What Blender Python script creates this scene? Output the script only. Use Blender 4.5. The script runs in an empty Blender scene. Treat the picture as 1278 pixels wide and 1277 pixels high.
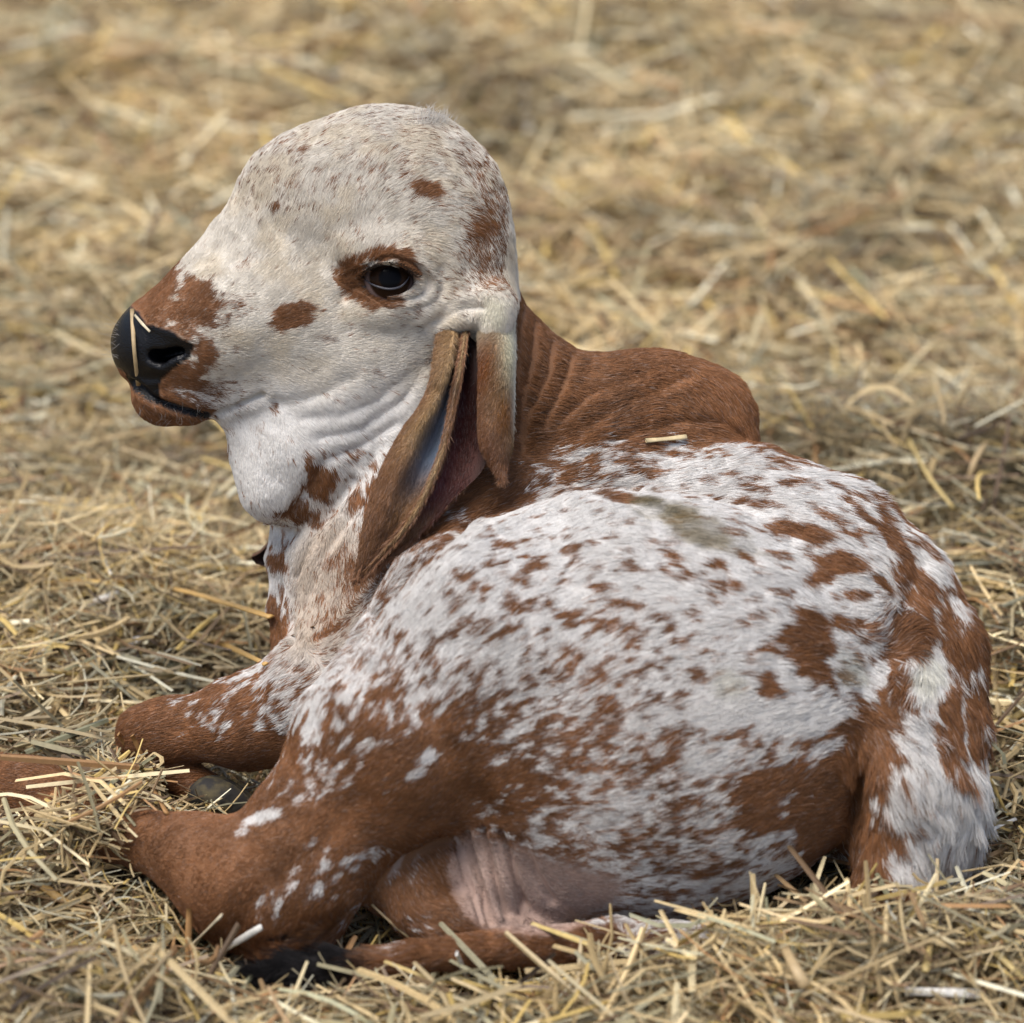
import bpy, math, random, time
T0 = time.time()
import numpy as np
from mathutils import Vector
from mathutils.bvhtree import BVHTree

random.seed(7)
RNG = np.random.default_rng(7)
scene = bpy.context.scene
COL = scene.collection

# ------------------------------------------------------------------ camera, world, sun, exposure
SC = 0.00055                      # metres per photo pixel at the calf
DIST = 2.6                        # camera to the focused plane
PITCH = math.radians(24)
TZ = 0.22
DP = DIST / SC
RV = np.array([1.0, 0.0, 0.0])
UV = np.array([0.0, math.sin(PITCH), math.cos(PITCH)])
FV = np.array([0.0, math.cos(PITCH), -math.sin(PITCH)])
TV = np.array([0.0, 0.0, TZ])

cam_d = bpy.data.cameras.new('camera')
cam = bpy.data.objects.new('camera', cam_d)
COL.objects.link(cam)
cam.location = Vector(TV - FV * DIST)
cam.rotation_euler = (math.pi / 2 - PITCH, 0, 0)
cam_d.sensor_width = 36
cam_d.lens = 36 * DP / 1278.0
cam_d.clip_start = 0.05
cam_d.clip_end = 200
cam_d.dof.use_dof = True
cam_d.dof.focus_distance = DIST - 0.005
cam_d.dof.aperture_fstop = 4.2
scene.camera = cam

SUN_ELEV = math.radians(71)
SUN_AZ = math.radians(-50)        # measured from "behind the camera", negative = from the left
sun_dir = np.array([math.sin(SUN_AZ) * math.cos(SUN_ELEV), -math.cos(SUN_AZ) * math.cos(SUN_ELEV), math.sin(SUN_ELEV)])

world = bpy.data.worlds.new("World")
scene.world = world
world.use_nodes = True
nt = world.node_tree
bgn = nt.nodes.get('Background') or nt.nodes.new('ShaderNodeBackground')
sky = nt.nodes.new('ShaderNodeTexSky')
sky.sky_type = 'NISHITA'
sky.sun_disc = False
sky.sun_elevation = SUN_ELEV
sky.sun_rotation = math.atan2(sun_dir[0], sun_dir[1])
sky.dust_density = 3.0
nt.links.new(sky.outputs[0], bgn.inputs[0])
bgn.inputs[1].default_value = 0.11

sun_d = bpy.data.lights.new('sun', 'SUN')
sun = bpy.data.objects.new('sun', sun_d)
COL.objects.link(sun)
sun_d.energy = 2.3
sun_d.angle = math.radians(36)
sun_d.color = (1.0, 0.965, 0.92)
sun.rotation_euler = Vector(-sun_dir).to_track_quat('-Z', 'Y').to_euler()

vs = scene.view_settings
vs.view_transform = 'Standard'
vs.look = 'None'
vs.gamma = 1
vs.use_curve_mapping = False
vs.exposure = 0.60
scene.cycles.max_bounces = 6
scene.cycles.diffuse_bounces = 3
scene.cycles.transparent_max_bounces = 8

# ------------------------------------------------------------------ coordinates
def cs(px, py, w):
    """photo pixel + depth (in px, away from camera) -> rigid camera-aligned px space"""
    s = 1 + w / DP
    return np.array([(px - 639.0) * s, (638.5 - py) * s, w], float)

def to_world(c):
    c = np.asarray(c, float)
    return TV + SC * (c[..., 0:1] * RV + c[..., 1:2] * UV + c[..., 2:3] * FV)

def to_cs(p):
    q = (np.asarray(p, float) - TV) / SC
    return np.stack([q @ RV, q @ UV, q @ FV], -1)

# ------------------------------------------------------------------ helpers
def tag(o, label=None, cat=None, group=None, kind=None):
    if label: o['label'] = label
    if cat: o['category'] = cat
    if group: o['group'] = group
    if kind: o['kind'] = kind
    return o

def mesh_obj(name, verts, faces, mat, parent=None, smooth=True, attrs=None):
    me = bpy.data.meshes.new(name)
    verts = np.asarray(verts, np.float32)
    faces = np.asarray(faces, np.int32)
    n = faces.shape[1]
    me.vertices.add(len(verts)); me.vertices.foreach_set('co', verts.ravel())
    me.loops.add(faces.size); me.loops.foreach_set('vertex_index', faces.ravel())
    me.polygons.add(len(faces))
    me.polygons.foreach_set('loop_start', np.arange(0, faces.size, n, dtype=np.int32))
    me.polygons.foreach_set('use_smooth', np.full(len(faces), smooth))
    me.update(calc_edges=True)
    for k, a in (attrs or {}).items():
        at = me.attributes.new(k, 'FLOAT_COLOR', 'POINT')
        at.data.foreach_set('color', np.asarray(a, np.float32).ravel())
    me.materials.append(mat)
    o = bpy.data.objects.new(name, me)
    COL.objects.link(o)
    if parent: o.parent = parent
    return o

def hash3(ix, iy, iz, seed):
    h = (ix * 374761393 + iy * 668265263 + iz * 2147483647 + seed * 974634777) & 0xffffffff
    h = ((h ^ (h >> 13)) * 1274126177) & 0xffffffff
    h = ((h ^ (h >> 16)) * 2246822519) & 0xffffffff
    return ((h ^ (h >> 15)) & 0xffffff) / float(0xffffff)

def vnoise(p, scale, seed=0):
    p = p.astype(np.float64)
    """smooth value noise 0..1, p (N,3)"""
    q = p / scale
    i = np.floor(q).astype(np.int64); f = q - i
    f = f * f * f * (f * (f * 6 - 15) + 10)
    r = 0
    for dx in (0, 1):
        for dy in (0, 1):
            for dz in (0, 1):
                w = (f[:, 0] if dx else 1 - f[:, 0]) * (f[:, 1] if dy else 1 - f[:, 1]) * (f[:, 2] if dz else 1 - f[:, 2])
                r = r + w * hash3(i[:, 0] + dx, i[:, 1] + dy, i[:, 2] + dz, seed)
    return r

def fnoise(p, scale, seed=0, octs=3):
    r = 0; a = 1; t = 0
    for o in range(octs):
        r = r + a * vnoise(p + 17.3 * o, scale / 2 ** o, seed + o); t += a; a *= 0.55
    return r / t

def catmull(pts, n):
    pts = np.asarray(pts, float); m = len(pts)
    t = np.linspace(0, m - 1, n); i = np.clip(np.floor(t).astype(int), 0, m - 2); f = (t - i)
    sh = (n,) + (1,) * (pts.ndim - 1); f = f.reshape(sh)
    p0 = pts[np.clip(i - 1, 0, m - 1)]; p1 = pts[i]; p2 = pts[i + 1]; p3 = pts[np.clip(i + 2, 0, m - 1)]
    return .5 * (2 * p1 + (p2 - p0) * f + (2 * p0 - 5 * p1 + 4 * p2 - p3) * f ** 2 + (3 * p1 - p0 - 3 * p2 + p3) * f ** 3)

def sstep(a, b, x):
    t = np.clip((x - a) / (b - a), 0, 1)
    return t * t * (3 - 2 * t)

# ------------------------------------------------------------------ calf body as one smooth implicit surface
PR = []
def E(x, y, w, rx, ry, rw, ang=0, k=30, sub=False):
    a = math.radians(ang)      # in-plane rotation, counter-clockwise in the photo
    PR.append(('E', cs(x, y, w), np.array([rx, ry, rw], float), np.array([[math.cos(a), math.sin(a), 0], [-math.sin(a), math.cos(a), 0], [0, 0, 1]]), k, sub))
def CH(pts, k=25, sub=False):
    for a, b in zip(pts[:-1], pts[1:]):
        PR.append(('C', cs(*a[:3]), cs(*b[:3]), (a[3], b[3]), k, sub))

# trunk
E(720, 860, 30, 250, 215, 180, k=40)                     # belly
E(745, 725, 85, 245, 172, 150, ang=-12, k=40)            # ribs and shoulder
CH([(800, 655, 70, 110), (930, 672, 30, 108), (1000, 700, 10, 110)], k=40)   # back
E(990, 838, -10, 188, 236, 190, k=40)                    # pelvis
E(1112, 930, -50, 104, 175, 130, ang=8, k=40)            # far buttock
E(1142, 1010, -40, 74, 90, 100, k=30)
# near thigh
E(790, 880, -105, 308, 262, 195, ang=-6, k=14)
# near leg: shank, hock, cannon
CH([(600, 815, -150, 148), (485, 935, -190, 108), (385, 1055, -200, 78), (350, 1112, -200, 78)], k=40)
CH([(350, 1112, -200, 78), (292, 1100, -195, 66), (240, 1068, -170, 44), (130, 1030, -80, 34), (40, 988, 20, 34), (-40, 965, 80, 38)], k=34)
# hind far leg under the belly
CH([(640, 1060, -60, 60), (528, 1096, -160, 50), (488, 1098, -165, 44)], k=18)
CH([(520, 1130, -185, 38), (565, 1158, -195, 36), (680, 1180, -150, 34)], k=12)
# naked belly fold
E(690, 1072, -105, 112, 88, 95, ang=-22, k=16)
E(622, 1090, -160, 38, 74, 44, ang=-24, k=20)
# near foreleg
CH([(520, 800, 20, 130), (420, 870, 20, 86), (310, 900, 40, 52), (210, 912, 75, 34), (178, 914, 85, 31)], k=40)
CH([(180, 920, 90, 28), (215, 962, 85, 22), (262, 990, 60, 24)], k=14)
# chest, dewlap
E(490, 740, 70, 128, 165, 110, ang=10, k=40)
CH([(400, 700, 80, 34), (385, 770, 80, 24), (385, 850, 90, 26)], k=30)
CH([(362, 640, 95, 26), (352, 700, 100, 17), (347, 760, 105, 11), (350, 850, 105, 12)], k=16)
# neck
CH([(560, 430, 75, 85), (530, 560, 95, 118), (560, 680, 75, 150)], k=45)
CH([(575, 395, 110, 74), (640, 500, 120, 86), (745, 560, 115, 108)], k=45)
# hump
E(820, 528, 105, 118, 92, 78, ang=-10, k=40)
E(880, 532, 100, 54, 62, 62, ang=-30, k=40)
# head
E(478, 263, 35, 152, 132, 105, ang=6, k=40)               # cranium
E(392, 272, 25, 88, 106, 84, ang=36, k=40)                # forehead bulge
E(540, 330, 35, 102, 130, 100, ang=12, k=40)              # temple
E(425, 400, 25, 125, 108, 82, ang=0, k=40)                # face
E(455, 470, 30, 118, 88, 72, ang=28, k=40)                # jaw
CH([(348, 292, 20, 68), (312, 322, 16, 56), (272, 368, 14, 46), (225, 400, 10, 36)], k=34)
CH([(345, 390, 15, 88), (285, 402, 12, 80), (232, 426, 10, 66), (190, 434, 8, 52)], k=34)  # muzzle
CH([(232, 484, 12, 46), (206, 488, 10, 43)], k=10)        # lower lip
CH([(300, 480, 20, 46), (360, 470, 20, 60)], k=24)
CH([(415, 520, 45, 78), (372, 560, 42, 62), (348, 600, 42, 46)], k=34)  # throat flap
CH([(298, 522, 32, 20), (322, 565, 38, 26), (345, 606, 42, 42)], k=26)
CH([(400, 560, 50, 60), (440, 600, 80, 70)], k=34)
E(596, 380, -5, 46, 34, 52, k=26)
E(619, 400, -42, 21, 40, 40, ang=-4, k=22)
CH([(550, 404, -38, 13), (574, 392, -48, 13), (604, 384, -46, 16)], k=16)                          # ear root
# eyebrow and sockets
E(478, 322, -66, 56, 26, 18, ang=-6, k=24)
E(485, 386, -52, 48, 16, 16, ang=8, k=24)
# tail
CH([(1112, 880, -130, 40), (1116, 980, -165, 44), (1112, 1095, -160, 46)], k=50)
E(1148, 985, -60, 62, 110, 110, k=40)
CH([(1060, 650, -20, 40), (1130, 730, -50, 46), (1175, 810, -60, 44), (1185, 900, -70, 40)], k=40)
CH([(880, 1180, -210, 26), (760, 1174, -235, 25), (640, 1182, -260, 22), (520, 1194, -280, 18), (430, 1208, -290, 17), (345, 1214, -290, 10)], k=10)
# cavities
E(1072, 1040, -215, 13, 80, 70, ang=-3, k=22, sub=True)   # cleft behind the thigh
E(218, 441, -42, 26, 8, 24, ang=14, k=7, sub=True)        # nostril
E(198, 447, -48, 12, 8, 14, ang=-30, k=7, sub=True)
E(153, 437, -6, 6, 16, 14, ang=0, k=6, sub=True)

def sdf(P):
    d = np.full(len(P), 400.0, np.float32)
    P = P.astype(np.float32)
    for pr in PR:
        if pr[0] == 'E':
            _, c, r, M, k, sub = pr
            m = np.abs(P - c.astype(np.float32)).max(1) < r.max() + 45
            if not m.any(): continue
            q = (P[m] - c.astype(np.float32)) @ M.T.astype(np.float32)
            k0 = np.sqrt(((q / r) ** 2).sum(1)); k1 = np.sqrt(((q / (r * r)) ** 2).sum(1)) + 1e-9
            v = k0 * (k0 - 1) / k1
            v = np.where(k0 < 0.05, -r.min(), v)
        else:
            _, a, b, (ra, rb), k, sub = pr
            lo = np.minimum(a, b) - max(ra, rb) - 45; hi = np.maximum(a, b) + max(ra, rb) + 45
            m = ((P > lo) & (P < hi)).all(1)
            if not m.any(): continue
            pa = P[m] - a; ba = b - a
            h = np.clip((pa @ ba) / (ba @ ba), 0, 1)
            v = np.sqrt(((pa - h[:, None] * ba) ** 2).sum(1)) - (ra + (rb - ra) * h)
        x = d[m]
        if sub:
            v = -v
            hh = np.maximum(k - np.abs(x - v), 0) / k
            d[m] = np.maximum(x, v) + hh * hh * k / 4
        else:
            hh = np.maximum(k - np.abs(x - v), 0) / k
            d[m] = np.minimum(x, v) - hh * hh * k / 4
    return d

def sdf_blocks(cen, half, offs):
    """cen (n,3) block centres; offs (m,3) offsets inside a block -> (n,m)"""
    D = np.full((len(cen), len(offs)), 400.0, np.float32)
    of = offs.astype(np.float32)
    for pr in PR:
        if pr[0] == 'E':
            _, c, r, M, k, sub = pr
            m = np.abs(cen - c).max(1) < r.max() + 45 + half
            if not m.any(): continue
            q = ((cen[m] - c)[:, None] + of).astype(np.float32) @ M.T.astype(np.float32)
            k0 = np.sqrt(((q / r.astype(np.float32)) ** 2).sum(2)); k1 = np.sqrt(((q / (r * r).astype(np.float32)) ** 2).sum(2)) + 1e-9
            v = np.where(k0 < 0.05, -r.min(), k0 * (k0 - 1) / k1)
        else:
            _, a, b, (ra, rb), k, sub = pr
            lo = np.minimum(a, b) - max(ra, rb) - 45 - half; hi = np.maximum(a, b) + max(ra, rb) + 45 + half
            m = ((cen > lo) & (cen < hi)).all(1)
            if not m.any(): continue
            pa = ((cen[m] - a)[:, None] + of).astype(np.float32); ba = (b - a).astype(np.float32)
            hh = np.clip((pa @ ba) / (ba @ ba), 0, 1)
            v = np.sqrt(((pa - hh[..., None] * ba) ** 2).sum(2)) - (ra + (rb - ra) * hh)
        x = D[m]
        if sub:
            v = -v
            g = np.maximum(k - np.abs(x - v), 0) / k
            D[m] = np.maximum(x, v) + g * g * k / 4
        else:
            g = np.maximum(k - np.abs(x - v), 0) / k
            D[m] = np.minimum(x, v) - g * g * k / 4
    return D

def surface_nets(h):
    lo = np.array([-760.0, -640.0, -420.0]); hi = np.array([680.0, 560.0, 420.0])
    B = 8
    nb = np.ceil((hi - lo) / (h * B)).astype(int)
    n = nb * B + 1
    gx, gy, gz = [np.arange(k) for k in nb]
    bc = np.stack(np.meshgrid(gx, gy, gz, indexing='ij'), -1).reshape(-1, 3)
    cen = lo + (bc + 0.5) * h * B
    dc = sdf(cen)
    act = bc[np.abs(dc) < h * B * 1.35]
    F = np.full(tuple(n), 50.0, np.float32)
    ins = bc[dc <= -h * B * 1.35]
    o = np.stack(np.meshgrid(*[np.arange(B + 1)] * 3, indexing='ij'), -1).reshape(-1, 3)
    for s in range(0, len(ins), 4000):
        idx = (ins[s:s + 4000, None] * B + o).reshape(-1, 3)
        F[idx[:, 0], idx[:, 1], idx[:, 2]] = -50
    for s in range(0, len(act), 1500):
        idx = (act[s:s + 1500, None] * B + o).reshape(-1, 3)
        F[idx[:, 0], idx[:, 1], idx[:, 2]] = sdf_blocks(lo + (act[s:s + 1500] + .5) * h * B, h * B * .5, (o - B / 2) * h).ravel()
    Sg = F < 0
    c = np.zeros(tuple(n - 1), np.uint8)
    for dx in (0, 1):
        for dy in (0, 1):
            for dz in (0, 1):
                c += Sg[dx:n[0] - 1 + dx, dy:n[1] - 1 + dy, dz:n[2] - 1 + dz]
    cells = np.argwhere((c > 0) & (c < 8))
    vid = np.full(tuple(n - 1), -1, np.int32)
    vid[cells[:, 0], cells[:, 1], cells[:, 2]] = np.arange(len(cells))
    acc = np.zeros((len(cells), 3)); cnt = np.zeros(len(cells))
    corners = [(i, j, k) for i in (0, 1) for j in (0, 1) for k in (0, 1)]
    for a in corners:
        for ax in range(3):
            if a[ax]: continue
            b = list(a); b[ax] = 1
            va = F[cells[:, 0] + a[0], cells[:, 1] + a[1], cells[:, 2] + a[2]]
            vb = F[cells[:, 0] + b[0], cells[:, 1] + b[1], cells[:, 2] + b[2]]
            m = (va < 0) != (vb < 0)
            t = va[m] / (va[m] - vb[m])
            p = np.tile(np.array(a, float), (m.sum(), 1)); p[:, ax] = t
            acc[m] += p; cnt[m] += 1
    V = lo + (cells + acc / cnt[:, None]) * h
    faces = []
    for ax in range(3):
        u, v = (ax + 1) % 3, (ax + 2) % 3
        sl0 = [slice(1, -1)] * 3; sl1 = [slice(1, -1)] * 3
        sl0[ax] = slice(0, -1); sl1[ax] = slice(1, None)
        A = Sg[tuple(sl0)]; Bq = Sg[tuple(sl1)]
        e = np.argwhere(A != Bq)
        flip = A[e[:, 0], e[:, 1], e[:, 2]]
        off = np.ones(3, int); off[ax] = 0
        e = e + off
        q = []
        for (su, sv) in ((0, 0), (-1, 0), (-1, -1), (0, -1)):
            ee = e.copy(); ee[:, u] += su; ee[:, v] += sv
            q.append(vid[ee[:, 0], ee[:, 1], ee[:, 2]])
        q = np.stack(q, 1)
        q = np.where(flip[:, None], q, q[:, ::-1])
        faces.append(q)
    Fq = np.concatenate(faces)
    Fq = Fq[(Fq >= 0).all(1)]
    # pull to the exact surface
    for _ in range(1):
        d0 = sdf(V); g = np.stack([sdf(V + np.eye(3)[i] * 2) - d0 for i in range(3)], 1)
        g /= np.linalg.norm(g, axis=1, keepdims=True) + 1e-6
        V = V - g * np.clip(d0, -2, 2)[:, None] * 0.8
    return V, Fq

def vnormals(V, Fq):
    fn = np.cross(V[Fq[:, 2]] - V[Fq[:, 0]], V[Fq[:, 3]] - V[Fq[:, 1]])
    N = np.zeros_like(V)
    for i in range(4):
        for a in range(3):
            N[:, a] += np.bincount(Fq[:, i], fn[:, a], len(V))
    return N / (np.linalg.norm(N, axis=1, keepdims=True) + 1e-9)

RES = 3.2
BV, BF = surface_nets(RES)
BN = vnormals(BV, BF)
if (BN * (BV - BV.mean(0))).sum(1).mean() < 0:
    BF = BF[:, ::-1]; BN = -BN
print('body verts', len(BV), 'faces', len(BF), time.time() - T0)
CAMC = np.array([0, 0, -DP])
def make_bvh(V, Fq):
    return BVHTree.FromPolygons([tuple(v) for v in V.tolist()], Fq.tolist())
bvh = make_bvh(BV, BF)
def hit(px, py, tree=None):
    d = cs(px, py, 0) - CAMC
    d /= np.linalg.norm(d)
    r = (tree or bvh).ray_cast(Vector(CAMC), Vector(d))
    return None if r[0] is None else np.array(r[0])

def poly_dist(P, pts):
    """distance of P to a 3D polyline and parameter"""
    best = np.full(len(P), 1e9)
    for a, b in zip(pts[:-1], pts[1:]):
        ba = b - a; pa = P - a
        h = np.clip((pa @ ba) / (ba @ ba + 1e-9), 0, 1)
        best = np.minimum(best, ((pa - h[:, None] * ba) ** 2).sum(1))
    return np.sqrt(best)

# folds and wrinkles: (photo polyline, half width, height in px; negative = groove)
BELLY = hit(668, 1088)
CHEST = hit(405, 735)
FOLDS = [
    ([(165, 478), (190, 499), (228, 512), (262, 519), (300, 505), (325, 495)], 5, -9),        # mouth
    ([(168, 490), (200, 512), (240, 524)], 7, 3),
    ([(325, 495), (345, 505), (380, 500), (440, 470)], 10, -3),
    ([(345, 505), (372, 520), (420, 520), (470, 500), (520, 460)], 10, -3),
    ([(400, 545), (450, 535), (500, 500), (540, 450)], 9, -3),
    ([(400, 575), (440, 560), (490, 530)], 8, -3),
    ([(655, 380), (650, 430), (645, 480)], 7, -5), ([(668, 400), (666, 440), (650, 500), (645, 540)], 7, -5),
    ([(690, 425), (684, 460), (660, 510), (648, 560)], 7, -5), ([(712, 445), (700, 480), (675, 530)], 8, -4),
    ([(800, 470), (740, 490), (690, 530)], 10, -4), ([(860, 470), (790, 500), (720, 540)], 10, -3),
    ([(928, 545), (900, 525), (850, 525), (790, 540), (720, 575)], 8, -4),
    ([(400, 585), (380, 620), (350, 655)], 10, -7), ([(440, 600), (390, 660), (368, 720), (364, 800)], 8, -9), ([(420, 650), (392, 700), (384, 770), (382, 820)], 9, 4),
    ([(470, 560), (440, 640), (405, 690), (380, 760)], 9, -3),
    ([(582, 1040), (594, 1090), (612, 1150)], 5, -11), ([(602, 1035), (614, 1085), (632, 1140)], 4.5, -10), ([(611, 1040), (624, 1085), (642, 1135)], 4, 5), ([(592, 1040), (604, 1090), (622, 1145)], 4, 5),
    ([(624, 1040), (638, 1080), (655, 1130)], 4.5, -10), ([(650, 1050), (668, 1090), (690, 1125)], 6, -6), ([(568, 1045), (580, 1090), (600, 1148)], 4, -6),
    ([(450, 350), (440, 362), (425, 372)], 7, -5),
    ([(290, 1165), (330, 1110), (400, 1060), (440, 1000)], 16, -5),
    ([(570, 1000), (550, 940), (520, 880)], 26, -9),
    ([(700, 1040), (640, 990), (580, 960)], 22, 5),
    ([(545, 400), (575, 385), (600, 380)], 8, -5), ([(520, 400), (560, 370), (610, 372)], 8, 3),
    ([(1150, 700), (1125, 760), (1110, 820)], 20, -8),
    ([(1150, 860), (1160, 950), (1155, 1060)], 16, -3),
    ([(780, 625), (850, 665), (930, 690)], 20, -4),
    ([(440, 800), (510, 715), (590, 648), (690, 602), (790, 612)], 11, -9),
    ([(455, 825), (530, 735), (605, 668), (700, 628), (780, 640)], 16, 5),
    ([(180, 400), (205, 412), (238, 425)], 8, 3), ([(190, 455), (210, 458), (222, 450)], 8, 4),
    ([(165, 470), (185, 480), (200, 478)], 5, 3),
]
def densify(pl):
    out = []
    for a, b in zip(pl[:-1], pl[1:]):
        n = max(2, int(math.hypot(b[0] - a[0], b[1] - a[1]) / 12))
        for i in range(n): out.append((a[0] + (b[0] - a[0]) * i / n, a[1] + (b[1] - a[1]) * i / n))
    return out + [pl[-1]]
disp = np.zeros(len(BV))
for pl, wd, ht in FOLDS:
    pts = [hit(*p) for p in densify(pl)]
    pts = [p for p in pts if p is not None]
    if len(pts) < 2: continue
    arr = np.array(pts)
    m = ((BV > arr.min(0) - 4 * wd) & (BV < arr.max(0) + 4 * wd)).all(1)
    disp[m] += ht * np.exp(-(poly_dist(BV[m], arr) / wd) ** 2)
disp += (fnoise(BV, 60, 5, 2) - 0.5) * 5
# muscle wave on the ribs, small lumps on skin
BV = BV + BN * disp[:, None]
# eye opening: press the socket in so that the eyeball sits between the lids
EYE = hit(482, 348)
ex = (BV - EYE)
xx = ex[:, 0] * math.cos(0.12) - ex[:, 1] * math.sin(0.12); yy = ex[:, 1] * math.cos(0.12) + ex[:, 0] * math.sin(0.12)
front = np.abs(ex[:, 2]) < 60
rr = np.sqrt((xx / 33.5) ** 2 + ((yy + np.where(xx < -8, (xx + 8) * -.10, 0)) / (np.where(yy > 0, 17.5, 18.5) * (1 - .45 * np.clip(-xx / 34, 0, 1)))) ** 2)
BV[:, 2] += np.where(front, 26 * sstep(1.02, 0.84, rr), 0)
BV[:, 2] -= np.where(front, 6.5 * np.exp(-((rr - 1.14) / 0.12) ** 2) * np.where(yy > 0, .75, 1), 0)
BV[:, 2] += np.where(front, 4.5 * np.exp(-((rr - 1.5) / 0.12) ** 2) * sstep(-5, 8, yy), 0)
BV[:, 2] -= np.where(front, 3 * np.exp(-((rr - 1.75) / 0.14) ** 2), 0)
BN = vnormals(BV, BF)
if (BN * (BV - BV.mean(0))).sum(1).mean() < 0: BN = -BN
bvh = make_bvh(BV, BF)

# ------------------------------------------------------------------ coat: pigment, direction, length, all anchored on the skin in 3D
def anchors(lst, nval):
    A, Vv = [], []
    for t in lst:
        p = hit(t[0], t[1])
        if p is None: continue
        A.append(p); Vv.append(t[2:2 + nval])
    return np.array(A), np.array(Vv, float)

def idw(P, A, Vv, rad, base, bw=0.002, power=2.2):
    num = np.tile(np.array(base, float) * bw, (len(P), 1)); den = np.full(len(P), bw)
    for a, v in zip(A, Vv):
        d2 = ((P - a) ** 2).sum(1) / (rad * rad)
        w = 1 / (0.03 + d2) ** power * np.exp(-d2 * 0.5)
        num += w[:, None] * v; den += w
    return num / den[:, None]

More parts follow.
